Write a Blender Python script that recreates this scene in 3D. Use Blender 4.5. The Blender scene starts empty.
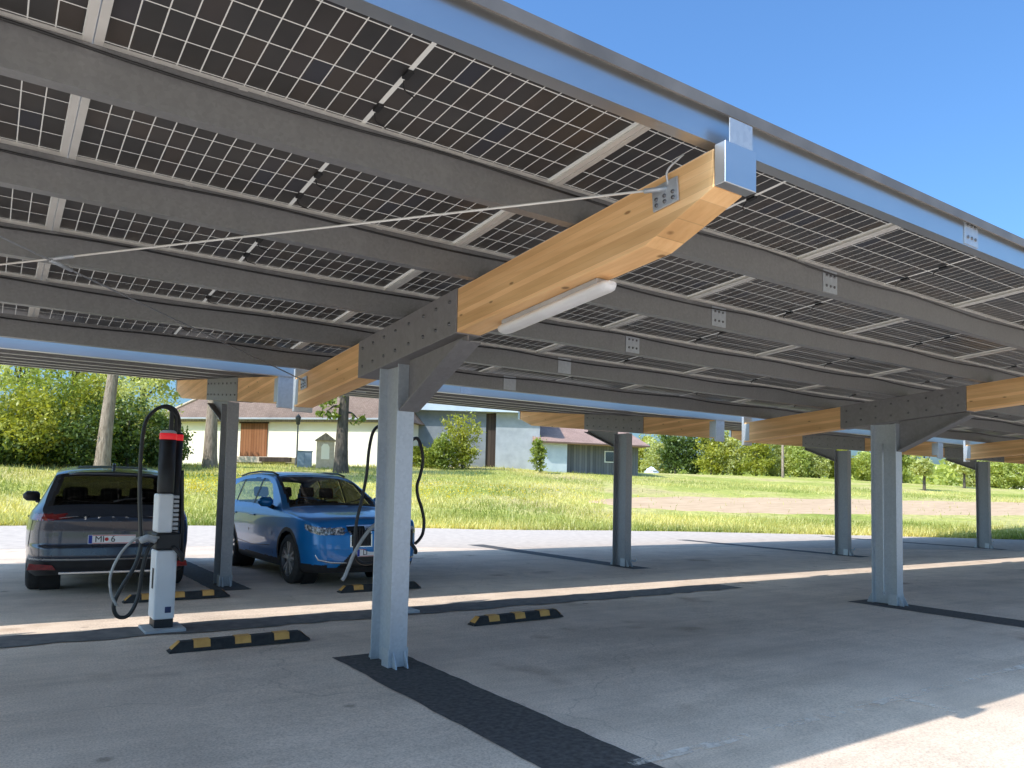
import bpy, math, random
import numpy as np
from mathutils import Vector, Matrix
random.seed(7)
R_ = math.radians
sc = bpy.context.scene
col = sc.collection

# ------------------------------------------------------------------ helpers
def tag(o, label=None, cat=None, group=None, kind=None):
    if label: o['label'] = label
    if cat: o['category'] = cat
    if group: o['group'] = group
    if kind: o['kind'] = kind
    return o

def empty(name, loc=(0, 0, 0), rz=0, label=None, cat=None, group=None):
    o = bpy.data.objects.new(name, None)
    o.empty_display_size = .2
    col.objects.link(o); o.location = loc; o.rotation_euler = (0, 0, rz)
    return tag(o, label, cat, group)

def copy_tree(o, parent=None):
    c = o.copy(); col.objects.link(c); c.parent = parent
    for ch in list(o.children): copy_tree(ch, c)
    return c

class MB:
    def __init__(s): s.v = []; s.f = []; s.sm = []
    def add(s, vs, fs, smooth=False):
        b = len(s.v); s.v += [tuple(p) for p in vs]
        for f in fs: s.f.append(tuple(i + b for i in f)); s.sm.append(smooth)
        return s
    def box(s, x0, x1, y0, y1, z0, z1):
        return s.add([(x0,y0,z0),(x1,y0,z0),(x1,y1,z0),(x0,y1,z0),(x0,y0,z1),(x1,y0,z1),(x1,y1,z1),(x0,y1,z1)],
            [(0,3,2,1),(4,5,6,7),(0,1,5,4),(1,2,6,5),(2,3,7,6),(3,0,4,7)])
    def prism(s, poly, axis, a, b):
        """poly of 2-D points extruded along axis: 'x' -> (y,z), 'y' -> (x,z), 'z' -> (x,y)"""
        n = len(poly)
        def P(p, t):
            return (t, p[0], p[1]) if axis == 'x' else ((p[0], t, p[1]) if axis == 'y' else (p[0], p[1], t))
        vs = [P(p, a) for p in poly] + [P(p, b) for p in poly]
        fs = [tuple(range(n))[::-1], tuple(range(n, 2*n))] + [(i, (i+1) % n, n+(i+1) % n, n+i) for i in range(n)]
        return s.add(vs, fs)
    def tube(s, pts, r, n=8, closed=False):
        pts = [Vector(p) for p in pts]; m = len(pts); vs = []
        up = None
        for i, p in enumerate(pts):
            a = pts[max(i-1, 0)]; b = pts[min(i+1, m-1)]
            t = (b-a).normalized()
            if up is None:
                up = Vector((0,0,1)) if abs(t.z) < .9 else Vector((1,0,0))
            u = (up - t*up.dot(t))
            if u.length < 1e-5: u = Vector((1,0,0)) - t*t.x
            u.normalize(); up = u; w = t.cross(u)
            rr = r[i] if isinstance(r, (list, tuple)) else r
            for k in range(n):
                an = 2*math.pi*k/n
                vs.append(p + u*math.cos(an)*rr + w*math.sin(an)*rr)
        fs = []
        for i in range(m-1):
            for k in range(n):
                fs.append((i*n+k, i*n+(k+1) % n, (i+1)*n+(k+1) % n, (i+1)*n+k))
        s.add(vs, fs, True)
        b = len(s.v) - m*n
        s.f.append(tuple(b+k for k in range(n))[::-1]); s.sm.append(False)
        s.f.append(tuple(b+(m-1)*n+k for k in range(n))); s.sm.append(False)
        return s
    def lathe(s, prof, c=(0,0,0), axis='z', n=24):
        """prof: list of (radius, height)"""
        vs = []
        for r, h in prof:
            for k in range(n):
                a = 2*math.pi*k/n; x = r*math.cos(a); y = r*math.sin(a)
                if axis == 'z': vs.append((c[0]+x, c[1]+y, c[2]+h))
                elif axis == 'x': vs.append((c[0]+h, c[1]+x, c[2]+y))
                else: vs.append((c[0]+x, c[1]+h, c[2]+y))
        fs = []
        for i in range(len(prof)-1):
            for k in range(n): fs.append((i*n+k, i*n+(k+1) % n, (i+1)*n+(k+1) % n, (i+1)*n+k))
        return s.add(vs, fs, True)
    def build(s, name, mat, parent=None, bevel=0, label=None, loc=None):
        me = bpy.data.meshes.new(name)
        me.from_pydata(s.v, [], s.f)
        me.polygons.foreach_set('use_smooth', s.sm)
        me.update()
        if mat: me.materials.append(mat)
        o = bpy.data.objects.new(name, me); col.objects.link(o)
        if parent: o.parent = parent
        if loc: o.location = loc
        if bevel:
            m = o.modifiers.new('bevel', 'BEVEL'); m.width = bevel; m.segments = 2
            m.limit_method = 'ANGLE'; m.angle_limit = R_(40); m.harden_normals = False
        if label: o['label'] = label
        return o

def spline(pts, n=10):
    pts = [np.array(p, float) for p in pts]; out = []
    P = [2*pts[0]-pts[1]] + pts + [2*pts[-1]-pts[-2]]
    for i in range(1, len(P)-2):
        a, b, c, d = P[i-1], P[i], P[i+1], P[i+2]
        for k in range(n):
            t = k/n
            out.append(tuple(.5*((2*b)+(c-a)*t+(2*a-5*b+4*c-d)*t*t+(-a+3*b-3*c+d)*t**3)))
    out.append(tuple(pts[-1])); return out

def text_mesh(body, size, name, mat, parent, loc, rot, extrude=.001, align='CENTER', spacing=1.0):
    cu = bpy.data.curves.new(name, 'FONT'); cu.body = body; cu.size = size; cu.extrude = extrude
    cu.align_x = align; cu.align_y = 'CENTER'; cu.space_character = spacing
    t = bpy.data.objects.new(name, cu); col.objects.link(t)
    dg = bpy.context.evaluated_depsgraph_get()
    me = bpy.data.meshes.new_from_object(t.evaluated_get(dg))
    bpy.data.objects.remove(t); bpy.data.curves.remove(cu)
    me.materials.clear(); me.materials.append(mat)
    o = bpy.data.objects.new(name, me); col.objects.link(o); o.parent = parent
    o.location = loc; o.rotation_euler = rot
    return o

# ------------------------------------------------------------------ materials
def newmat(name):
    m = bpy.data.materials.new(name); m.use_nodes = True
    nt = m.node_tree; nt.nodes.clear()
    out = nt.nodes.new('ShaderNodeOutputMaterial')
    return m, nt, out
def N(nt, t, **kw):
    n = nt.nodes.new(t)
    for k, v in kw.items(): setattr(n, k, v)
    return n
def L(nt, a, b): nt.links.new(a, b)
def coords(nt, scale=(1,1,1), space='Object'):
    tc = N(nt, 'ShaderNodeTexCoord'); mp = N(nt, 'ShaderNodeMapping'); mp.inputs['Scale'].default_value = scale
    L(nt, tc.outputs[space], mp.inputs[0]); return mp.outputs[0]
def noise(nt, vec, scale, detail=5, rough=.55):
    n = N(nt, 'ShaderNodeTexNoise'); n.inputs['Scale'].default_value = scale
    n.inputs['Detail'].default_value = detail; n.inputs['Roughness'].default_value = rough
    L(nt, vec, n.inputs['Vector']); return n.outputs['Fac']
def ramp(nt, fac, stops):
    r = N(nt, 'ShaderNodeValToRGB'); e = r.color_ramp.elements
    while len(e) < len(stops): e.new(.5)
    for i, (p, c) in enumerate(stops):
        e[i].position = p; e[i].color = (*c, 1) if len(c) == 3 else c
    L(nt, fac, r.inputs[0]); return r.outputs[0]
def mixc(nt, fac, a, b, mode='MIX'):
    m = N(nt, 'ShaderNodeMix', data_type='RGBA', blend_type=mode)
    for sock, v in ((m.inputs[0], fac), (m.inputs[6], a), (m.inputs[7], b)):
        if isinstance(v, (int, float)): sock.default_value = v
        elif isinstance(v, tuple): sock.default_value = (*v, 1)
        else: L(nt, v, sock)
    return m.outputs[2]
def math_(nt, op, a, b=None):
    m = N(nt, 'ShaderNodeMath', operation=op)
    for i, v in enumerate((a, b)):
        if v is None: continue
        if isinstance(v, (int, float)): m.inputs[i].default_value = v
        else: L(nt, v, m.inputs[i])
    return m.outputs[0]
def principled(nt, out, **kw):
    p = N(nt, 'ShaderNodeBsdfPrincipled')
    for k, v in kw.items():
        s = p.inputs[k]
        if hasattr(v, 'is_output'): L(nt, v, s)
        elif isinstance(v, tuple): s.default_value = (*v, 1) if len(v) == 3 else v
        else: s.default_value = v
    L(nt, p.outputs[0], out.inputs[0]); return p
def bump(nt, p, h, strength=.3, dist=.02):
    b = N(nt, 'ShaderNodeBump'); b.inputs['Strength'].default_value = strength; b.inputs['Distance'].default_value = dist
    L(nt, h, b.inputs['Height']); L(nt, b.outputs[0], p.inputs['Normal'])

def pm(name, c1, c2=None, scale=6, rough=.6, metal=0, bmp=0, spec=.5, lo=.35, hi=.65, stretch=(1,1,1), coat=0, space='Object'):
    m, nt, out = newmat(name)
    c2 = c2 or tuple(min(1, x*1.15) for x in c1)
    v = coords(nt, stretch, space); f = noise(nt, v, scale)
    c = ramp(nt, f, [(lo, c1), (hi, c2)])
    rr = math_(nt, 'ADD', math_(nt, 'MULTIPLY', f, .2), rough-.1)
    p = principled(nt, out, **{'Base Color': c, 'Roughness': rr, 'Metallic': metal, 'Specular IOR Level': spec, 'Coat Weight': coat})
    if coat: p.inputs['Coat Roughness'].default_value = .04
    if bmp: bump(nt, p, f, bmp, .01)
    return m

M = {}
def asphalt_mat():
    m, nt, out = newmat('asphalt')
    v = coords(nt)
    big = noise(nt, v, .22, 4); mid = noise(nt, v, 1.7, 6, .65); fine = noise(nt, v, 70, 3, .7)
    st = noise(nt, coords(nt, (.25, 1.2, 1)), 1.1, 5, .6)
    c = ramp(nt, fine, [(.27, (.54,.415,.315)), (.5, (.80,.64,.50)), (.73, (.98,.81,.655))])
    c = mixc(nt, 1.0, c, ramp(nt, big, [(.3, (.88,.88,.90)), (.7, (1.06,1.05,1.03))]), 'MULTIPLY')
    c = mixc(nt, 1.0, c, ramp(nt, mid, [(.3, (.86,.86,.86)), (.62, (1.05,1.05,1.05))]), 'MULTIPLY')
    c = mixc(nt, 1.0, c, ramp(nt, st, [(.34, (.84,.83,.82)), (.52, (1.0,1.0,1.0))]), 'MULTIPLY')
    # oil stains
    sp = noise(nt, v, .9, 3, .5)
    c = mixc(nt, 1.0, c, ramp(nt, sp, [(.64, (1,1,1)), (.74, (.66,.60,.56))]), 'MULTIPLY')
    dr = N(nt, 'ShaderNodeTexVoronoi'); dr.inputs['Scale'].default_value = 1.3; dr.inputs['Randomness'].default_value = 1; L(nt, v, dr.inputs['Vector'])
    c = mixc(nt, 1.0, c, ramp(nt, dr.outputs['Distance'], [(.035, (.60,.57,.55)), (.075, (1,1,1))]), 'MULTIPLY')
    # hairline cracks and rolled streaks
    wv = N(nt, 'ShaderNodeVectorMath', operation='ADD'); L(nt, v, wv.inputs[0])
    nv = N(nt, 'ShaderNodeTexNoise'); nv.inputs['Scale'].default_value = 1.4; nv.inputs['Detail'].default_value = 6; L(nt, v, nv.inputs['Vector']); L(nt, nv.outputs['Color'], wv.inputs[1])
    ck = N(nt, 'ShaderNodeTexVoronoi', feature='DISTANCE_TO_EDGE'); ck.inputs['Scale'].default_value = .30; L(nt, wv.outputs[0], ck.inputs['Vector'])
    c = mixc(nt, 1.0, c, ramp(nt, ck.outputs['Distance'], [(.0, (.8,.79,.78)), (.003, (1,1,1))]), 'MULTIPLY')
    rl = noise(nt, coords(nt, (.35, 7, 1)), 1.6, 4, .6)
    c = mixc(nt, 1.0, c, ramp(nt, rl, [(.35, (.95,.95,.95)), (.6, (1.02,1.02,1.02))]), 'MULTIPLY')
    # aggregate specks
    vo = N(nt, 'ShaderNodeTexVoronoi'); vo.inputs['Scale'].default_value = 55; L(nt, v, vo.inputs['Vector'])
    c = mixc(nt, ramp(nt, vo.outputs['Distance'], [(.0, (.5,.5,.5)), (.25, (0,0,0))]), c, (.40,.36,.32))
    p = principled(nt, out, **{'Base Color': c, 'Roughness': .85, 'Specular IOR Level': .3})
    bump(nt, p, fine, .35, .006)
    return m
M['asphalt'] = asphalt_mat()
M['patch'] = pm('fresh_asphalt', (.036,.032,.030), (.125,.112,.105), 26, .8, bmp=.6, lo=.3, hi=.7)
M['trench'] = pm('worn_trench_asphalt', (.11,.10,.095), (.21,.19,.175), 9, .85, bmp=.3, lo=.3, hi=.7)
def worn_line():
    m, nt, out = newmat('worn_white_line')
    v = coords(nt); a = noise(nt, v, 9, 6, .7); b = noise(nt, v, 1.1, 3)
    p = N(nt, 'ShaderNodeBsdfPrincipled'); L(nt, ramp(nt, a, [(.3, (.82,.72,.61)), (.7, (1.0,.90,.79))]), p.inputs['Base Color']); p.inputs['Roughness'].default_value = .8
    t = N(nt, 'ShaderNodeBsdfTransparent'); mx = N(nt, 'ShaderNodeMixShader')
    L(nt, ramp(nt, math_(nt, 'ADD', math_(nt, 'MULTIPLY', a, .65), math_(nt, 'MULTIPLY', b, .4)), [(.47, (0,0,0)), (.64, (.75,.75,.75))]), mx.inputs[0])
    L(nt, t.outputs[0], mx.inputs[1]); L(nt, p.outputs[0], mx.inputs[2]); L(nt, mx.outputs[0], out.inputs[0]); return m
M['line'] = worn_line()
M['road'] = pm('grey_road_asphalt', (.47,.385,.32), (.62,.52,.435), 5, .9, bmp=.3, lo=.3, hi=.7)

def grass_ground():
    m, nt, out = newmat('grass_ground')
    v = coords(nt); a = noise(nt, v, .16, 5, .6); b = noise(nt, v, 3.2, 5, .65)
    c = ramp(nt, a, [(.3, (.30,.34,.075)), (.46, (.44,.44,.12)), (.58, (.56,.49,.20)), (.72, (.52,.40,.22))])
    c = mixc(nt, 1.0, c, ramp(nt, b, [(.3, (.6,.65,.55)), (.6, (1.15,1.12,1.05))]), 'MULTIPLY')
    p = principled(nt, out, **{'Base Color': c, 'Roughness': .9, 'Specular IOR Level': .1})
    bump(nt, p, b, .9, .15); return m
M['ground'] = grass_ground()
M['soil'] = pm('dry_soil', (.50,.33,.19), (.64,.44,.27), 1.6, .95, bmp=.5, stretch=(.5,1.6,1), lo=.3, hi=.7)
def leafmat(name, dark, light, trans=.35):
    m, nt, out = newmat(name)
    at = N(nt, 'ShaderNodeAttribute', attribute_name='tone')
    c = ramp(nt, at.outputs['Fac'], [(.05, dark), (.95, light)])
    d = N(nt, 'ShaderNodeBsdfDiffuse'); t = N(nt, 'ShaderNodeBsdfTranslucent'); g = N(nt, 'ShaderNodeBsdfGlossy')
    g.inputs['Roughness'].default_value = .45; g.inputs['Color'].default_value = (.6,.6,.6,1)
    L(nt, c, d.inputs[0])
    tc = mixc(nt, 1.0, c, (1.3,1.25,.6), 'MULTIPLY'); L(nt, tc, t.inputs[0])
    mx = N(nt, 'ShaderNodeMixShader'); mx.inputs[0].default_value = trans
    L(nt, d.outputs[0], mx.inputs[1]); L(nt, t.outputs[0], mx.inputs[2])
    m2 = N(nt, 'ShaderNodeMixShader'); m2.inputs[0].default_value = .05
    L(nt, mx.outputs[0], m2.inputs[1]); L(nt, g.outputs[0], m2.inputs[2])
    L(nt, m2.outputs[0], out.inputs[0]); return m
M['leaf'] = leafmat('leaf_mid', (.09,.15,.022), (.47,.52,.10), .45)
M['leaf_dark'] = leafmat('leaf_dark', (.03,.065,.013), (.19,.26,.05))
M['leaf_yellow'] = leafmat('leaf_yellow', (.20,.24,.02), (.58,.55,.09), .4)
M['leaf_pale'] = leafmat('leaf_pale', (.30,.35,.11), (.78,.78,.36), .5)
M['leaf_hedge'] = leafmat('leaf_hedge', (.26,.33,.08), (.72,.74,.24), .5)
M['blade'] = leafmat('grass_blade', (.24,.30,.06), (.82,.72,.28), .4)
M['flower'] = leafmat('flower', (.6,.42,.01), (.85,.68,.03), .3)
def barkmat(name, a, b):
    m, nt, out = newmat(name)
    v = coords(nt, (1,1,.22)); f = noise(nt, v, 11, 6, .65)
    c = ramp(nt, f, [(.3, a), (.7, b)])
    p = principled(nt, out, **{'Base Color': c, 'Roughness': .9, 'Specular IOR Level': .15}); bump(nt, p, f, 1, .06); return m
M['bark'] = barkmat('bark_pale', (.17,.13,.095), (.42,.335,.26))
M['bark_dark'] = barkmat('bark_dark', (.05,.042,.035), (.17,.14,.115))

def woodmat():
    m, nt, out = newmat('glulam_wood')
    v = coords(nt, (1, .06, 1)); g = noise(nt, v, 34, 6, .6)
    v2 = coords(nt, (1, .16, 1)); g2 = noise(nt, v2, 5, 3, .5)
    c = ramp(nt, g, [(.3, (.88,.54,.26)), (.55, (.95,.615,.31)), (.8, (.98,.66,.36))])
    c = mixc(nt, 1.0, c, ramp(nt, g2, [(.32, (.84,.80,.74)), (.6, (1.04,1.03,1.0))]), 'MULTIPLY')
    sp = N(nt, 'ShaderNodeSeparateXYZ'); L(nt, coords(nt), sp.inputs[0])
    # lamella: boards 40 mm thick following the pitch of the beam
    zz = math_(nt, 'ADD', sp.outputs[2], math_(nt, 'MULTIPLY', sp.outputs[1], .081))
    fl = math_(nt, 'FLOOR', math_(nt, 'DIVIDE', zz, .04))
    wn = N(nt, 'ShaderNodeTexWhiteNoise', noise_dimensions='1D'); L(nt, fl, wn.inputs['W'])
    c = mixc(nt, 1.0, c, ramp(nt, wn.outputs['Value'], [(0, (.82,.77,.70)), (1, (1.08,1.06,1.05))]), 'MULTIPLY')
    fr = math_(nt, 'FRACT', math_(nt, 'DIVIDE', zz, .04))
    c = mixc(nt, math_(nt, 'MULTIPLY', math_(nt, 'LESS_THAN', fr, .04), .3), c, (.3,.17,.07))
    vo = N(nt, 'ShaderNodeTexVoronoi'); vo.inputs['Scale'].default_value = 5.5; L(nt, coords(nt, (.6, .6, 1.7)), vo.inputs['Vector'])
    kn = ramp(nt, vo.outputs['Distance'], [(.05, (1,1,1)), (.10, (0,0,0))])
    c = mixc(nt, math_(nt, 'MULTIPLY', kn, .75), c, (.20,.095,.03))
    p = principled(nt, out, **{'Base Color': c, 'Roughness': .6, 'Specular IOR Level': .3}); bump(nt, p, g, .12, .004); return m
M['wood'] = woodmat()

def galv(name, a, b, rough=.42, metal=.75, scale=18):
    m, nt, out = newmat(name)
    v = coords(nt); vo = N(nt, 'ShaderNodeTexVoronoi'); vo.inputs['Scale'].default_value = scale; L(nt, v, vo.inputs['Vector'])
    f = noise(nt, v, 3, 4); st = noise(nt, coords(nt, (3,3,.3)), 4, 5)
    mx = math_(nt, 'ADD', math_(nt, 'MULTIPLY', vo.outputs['Color'], .35), math_(nt, 'MULTIPLY', math_(nt, 'ADD', f, st), .36))
    c = ramp(nt, mx, [(.25, a), (.75, b)])
    rr = math_(nt, 'ADD', math_(nt, 'MULTIPLY', mx, .25), rough-.1)
    principled(nt, out, **{'Base Color': c, 'Roughness': rr, 'Metallic': metal}); return m
M['galv'] = galv('galvanised_steel', (.44,.475,.51), (.56,.595,.63), .42, .5, 45)
M['galv_shaded'] = galv('shaded_galvanised_steel', (.27,.285,.305), (.36,.375,.395), .48, .4, 45)  # galvanised steel, colour darkened to carry the shade under the far roof
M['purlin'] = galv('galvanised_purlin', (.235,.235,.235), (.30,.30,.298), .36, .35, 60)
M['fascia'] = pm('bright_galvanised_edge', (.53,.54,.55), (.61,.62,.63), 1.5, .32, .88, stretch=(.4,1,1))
M['head'] = galv('grey_steel_head', (.22,.21,.21), (.29,.28,.28), .5, .3, 30)
M['bolt'] = pm('bolt_steel', (.16,.16,.165), rough=.4, metal=.8)
M['alu'] = pm('aluminium_frame', (.74,.72,.67), (.82,.80,.75), 5, .4, .2)
M['black'] = pm('black_plastic', (.012,.012,.013), (.022,.022,.024), 9, .5)
M['rubber'] = pm('black_rubber', (.016,.016,.017), (.038,.037,.036), 20, .8)
M['cable'] = pm('cable_black', (.012,.012,.012), (.02,.02,.02), 9, .42)
M['cable_grey'] = pm('cable_grey', (.33,.33,.32), (.45,.45,.44), 9, .4)
M['white'] = pm('white_paint', (.74,.75,.76), (.82,.83,.84), 3, .4)
M['diffuser'] = pm('white_diffuser', (.78,.77,.76), (.86,.85,.84), 3, .35)
M['lgrey'] = pm('light_grey_plastic', (.40,.41,.42), (.5,.51,.52), 3, .45)
M['yellow'] = pm('yellow_rubber', (.52,.25,.05), (.74,.40,.11), 9, .75, lo=.25, hi=.6)
M['screen'] = pm('dark_blue_panel', (.015,.03,.10), (.03,.05,.14), 9, .3)
M['plate_blue'] = pm('plate_blue', (.01,.04,.32), rough=.4)
M['plate_red'] = pm('plate_red', (.5,.02,.02), rough=.4)
M['plate_white'] = pm('plate_white', (.78,.78,.77), rough=.4)
M['ink'] = pm('black_ink', (.012,.012,.012), rough=.5)
def emit(name, c, s, base):
    m, nt, out = newmat(name)
    f = noise(nt, coords(nt), 20)
    cc = ramp(nt, f, [(.3, base), (.7, tuple(x*1.1 for x in base))])
    principled(nt, out, **{'Base Color': cc, 'Roughness': .3, 'Emission Color': c, 'Emission Strength': s}); return m
M['red_ring'] = emit('red_status_ring', (1,.015,.03), .35, (.5,.012,.02))
def paint(name, c, flake=.25, rough=.28, metal=.5):
    m, nt, out = newmat(name)
    f = noise(nt, coords(nt), 900, 1); b = noise(nt, coords(nt), 2.5, 3)
    cc = ramp(nt, f, [(.3, tuple(x*(1-flake) for x in c)), (.7, tuple(min(1, x*(1+flake)) for x in c))])
    p = principled(nt, out, **{'Base Color': cc, 'Roughness': math_(nt, 'ADD', math_(nt, 'MULTIPLY', b, .08), rough-.04), 'Metallic': metal, 'Coat Weight': .75})
    p.inputs['Coat Roughness'].default_value = .03; return m
M['grey_paint'] = paint('dark_grey_car_paint', (.050,.062,.088))
M['blue_paint'] = paint('blue_car_paint', (.006,.20,.56), .2, .3, .25)
M['chrome'] = pm('satin_chrome', (.62,.63,.64), rough=.22, metal=.9)
M['rim'] = pm('dark_alloy', (.13,.13,.135), (.2,.2,.205), 6, .35, .6)
M['rimface'] = pm('bright_alloy', (.48,.48,.49), (.56,.56,.57), 6, .3, .7)
M['seat'] = pm('seat_cloth', (.02,.02,.022), (.035,.035,.037), 20, .85)
M['redlens'] = pm('red_lens', (.15,.007,.009), (.25,.012,.014), 30, .12, coat=1)
M['clearlens'] = pm('clear_lens', (.50,.45,.45), (.72,.68,.68), 30, .1, coat=1)
M['headlens'] = pm('headlight_lens', (.10,.11,.12), (.55,.57,.6), 26, .08, coat=1, lo=.45, hi=.6)
M['led'] = pm('headlight_led', (.82,.84,.88), rough=.15, coat=1)
def glass(name, tint, base=.08):
    m, nt, out = newmat(name)
    t = N(nt, 'ShaderNodeBsdfTransparent'); g = N(nt, 'ShaderNodeBsdfGlossy'); g.inputs['Roughness'].default_value = .02
    f = noise(nt, coords(nt), 3, 2)
    L(nt, ramp(nt, f, [(.3, tint), (.7, tuple(x*1.05 for x in tint))]), t.inputs[0])
    fr = N(nt, 'ShaderNodeFresnel'); fr.inputs[0].default_value = 1.5
    k = math_(nt, 'ADD', math_(nt, 'MULTIPLY', fr.outputs[0], .9), base)
    k = math_(nt, 'MINIMUM', k, 1.0)
    mx = N(nt, 'ShaderNodeMixShader'); L(nt, k, mx.inputs[0]); L(nt, t.outputs[0], mx.inputs[1]); L(nt, g.outputs[0], mx.inputs[2])
    L(nt, mx.outputs[0], out.inputs[0]); return m
M['glass_dark'] = glass('privacy_glass', (.36,.37,.33), .0)
M['glass'] = glass('car_glass', (.72,.75,.72), .02)
M['pane'] = glass('window_pane', (.2,.24,.26), .25)

M['trim'] = pm('brown_grey_trim', (.17,.15,.13), (.24,.215,.19), 3, .5, .2)
def solar_mat(hy):
    """bifacial module seen through its glass: dark half cells on a pale translucent grid"""
    m, nt, out = newmat('solar_cells')
    sp = N(nt, 'ShaderNodeSeparateXYZ'); tc = N(nt, 'ShaderNodeTexCoord'); L(nt, tc.outputs['Object'], sp.inputs[0])
    px = .0922; py = 2*(hy-.022)/6
    ax = math_(nt, 'ABSOLUTE', sp.outputs[0])
    ux = math_(nt, 'DIVIDE', math_(nt, 'SUBTRACT', ax, .009), px)
    uy = math_(nt, 'DIVIDE', math_(nt, 'ADD', sp.outputs[1], hy-.022), py)
    def edge(u, w):
        f = math_(nt, 'FRACT', u)
        return math_(nt, 'MAXIMUM', math_(nt, 'LESS_THAN', f, w), math_(nt, 'GREATER_THAN', f, 1-w))
    e = math_(nt, 'MAXIMUM', edge(ux, .0026/px), edge(uy, .0031/py))
    e = math_(nt, 'MAXIMUM', e, math_(nt, 'LESS_THAN', ax, .009))
    e = math_(nt, 'MAXIMUM', e, math_(nt, 'GREATER_THAN', ux, 12))
    cb = N(nt, 'ShaderNodeCombineXYZ')
    L(nt, math_(nt, 'FLOOR', math_(nt, 'DIVIDE', sp.outputs[0], px)), cb.inputs[0]); L(nt, math_(nt, 'FLOOR', uy), cb.inputs[1])
    oi = N(nt, 'ShaderNodeObjectInfo'); L(nt, math_(nt, 'MULTIPLY', oi.outputs['Random'], 91), cb.inputs[2])
    wn = N(nt, 'ShaderNodeTexWhiteNoise', noise_dimensions='3D'); L(nt, cb.outputs[0], wn.inputs['Vector'])
    cc = ramp(nt, wn.outputs['Value'], [(0, (.052,.050,.049)), (.5, (.058,.057,.058)), (.85, (.070,.060,.054)), (1, (.046,.050,.064))])
    n = noise(nt, tc.outputs['Object'], 3, 3)
    cc = mixc(nt, 1.0, cc, ramp(nt, n, [(.3, (.85,.85,.85)), (.7, (1.15,1.12,1.1))]), 'MULTIPLY')
    cell = N(nt, 'ShaderNodeBsdfPrincipled'); L(nt, cc, cell.inputs['Base Color']); cell.inputs['Roughness'].default_value = .3
    cell.inputs['Specular IOR Level'].default_value = .35
    d = N(nt, 'ShaderNodeBsdfDiffuse'); d.inputs[0].default_value = (.56,.51,.44,1)
    t = N(nt, 'ShaderNodeBsdfTranslucent'); t.inputs[0].default_value = (.7,.62,.5,1)
    g = N(nt, 'ShaderNodeMixShader'); g.inputs[0].default_value = .2
    L(nt, d.outputs[0], g.inputs[1]); L(nt, t.outputs[0], g.inputs[2])
    mx = N(nt, 'ShaderNodeMixShader'); L(nt, e, mx.inputs[0]); L(nt, cell.outputs[0], mx.inputs[1]); L(nt, g.outputs[0], mx.inputs[2])
    L(nt, mx.outputs[0], out.inputs[0]); return m

M['render_wall'] = pm('cream_render', (.92,.83,.65), (.95,.87,.72), .7, .9, bmp=.1)
M['grey_wall'] = pm('grey_render', (.20,.215,.23), (.27,.285,.30), 1.2, .9)
M['concrete'] = pm('pale_concrete', (.33,.35,.37), (.42,.44,.46), 1.2, .9)
M['pale_blue'] = pm('pale_blue_wall', (.55,.62,.68), (.66,.72,.77), 1.5, .8)
def boardmat(name, a, b, period, axis=0):
    m, nt, out = newmat(name)
    sp = N(nt, 'ShaderNodeSeparateXYZ'); L(nt, coords(nt), sp.inputs[0])
    u = math_(nt, 'DIVIDE', sp.outputs[axis], period); fl = math_(nt, 'FLOOR', u)
    wn = N(nt, 'ShaderNodeTexWhiteNoise', noise_dimensions='1D'); L(nt, fl, wn.inputs['W'])
    f = noise(nt, coords(nt, (1,1,.2)), 7, 5)
    c = ramp(nt, math_(nt, 'ADD', math_(nt, 'MULTIPLY', wn.outputs['Value'], .6), math_(nt, 'MULTIPLY', f, .4)), [(.15, a), (.85, b)])
    c = mixc(nt, math_(nt, 'LESS_THAN', math_(nt, 'FRACT', u), .08), c, tuple(x*.35 for x in a))
    principled(nt, out, **{'Base Color': c, 'Roughness': .85, 'Specular IOR Level': .2}); return m
M['brown_boards'] = boardmat('brown_boards', (.22,.085,.035), (.34,.15,.07), .22)
M['grey_boards'] = boardmat('grey_boards', (.12,.125,.14), (.22,.225,.24), .25)
M['dark_boards'] = boardmat('dark_boards', (.05,.035,.028), (.09,.065,.05), .25)
def tilemat(name, a, b):
    m, nt, out = newmat(name)
    br = N(nt, 'ShaderNodeTexBrick'); br.inputs['Scale'].default_value = 3
    br.inputs['Color1'].default_value = (*a, 1); br.inputs['Color2'].default_value = (*b, 1); br.inputs['Mortar'].default_value = (*[x*.5 for x in a], 1)
    L(nt, coords(nt), br.inputs['Vector'])
    f = noise(nt, coords(nt), .6, 4)
    c = mixc(nt, 1.0, br.outputs['Color'], ramp(nt, f, [(.3, (.75,.75,.75)), (.7, (1.1,1.1,1.1))]), 'MULTIPLY')
    principled(nt, out, **{'Base Color': c, 'Roughness': .85}); return m
M['tiles'] = tilemat('red_brown_tiles', (.215,.142,.105), (.275,.19,.145))
M['tiles_pink'] = tilemat('faded_red_tiles', (.42,.26,.20), (.50,.325,.26))
M['metal_roof'] = pm('pale_metal_roof', (.60,.66,.72), (.70,.75,.80), 1, .45, .3)
M['stone'] = pm('beige_stone', (.50,.40,.29), (.60,.49,.37), 4, .9)
M['cabinet'] = pm('blue_grey_metal', (.19,.25,.32), (.25,.31,.38), 4, .5)
M['pole'] = pm('dark_metal_pole', (.05,.05,.05), (.09,.09,.09), 6, .5, .3)

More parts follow.
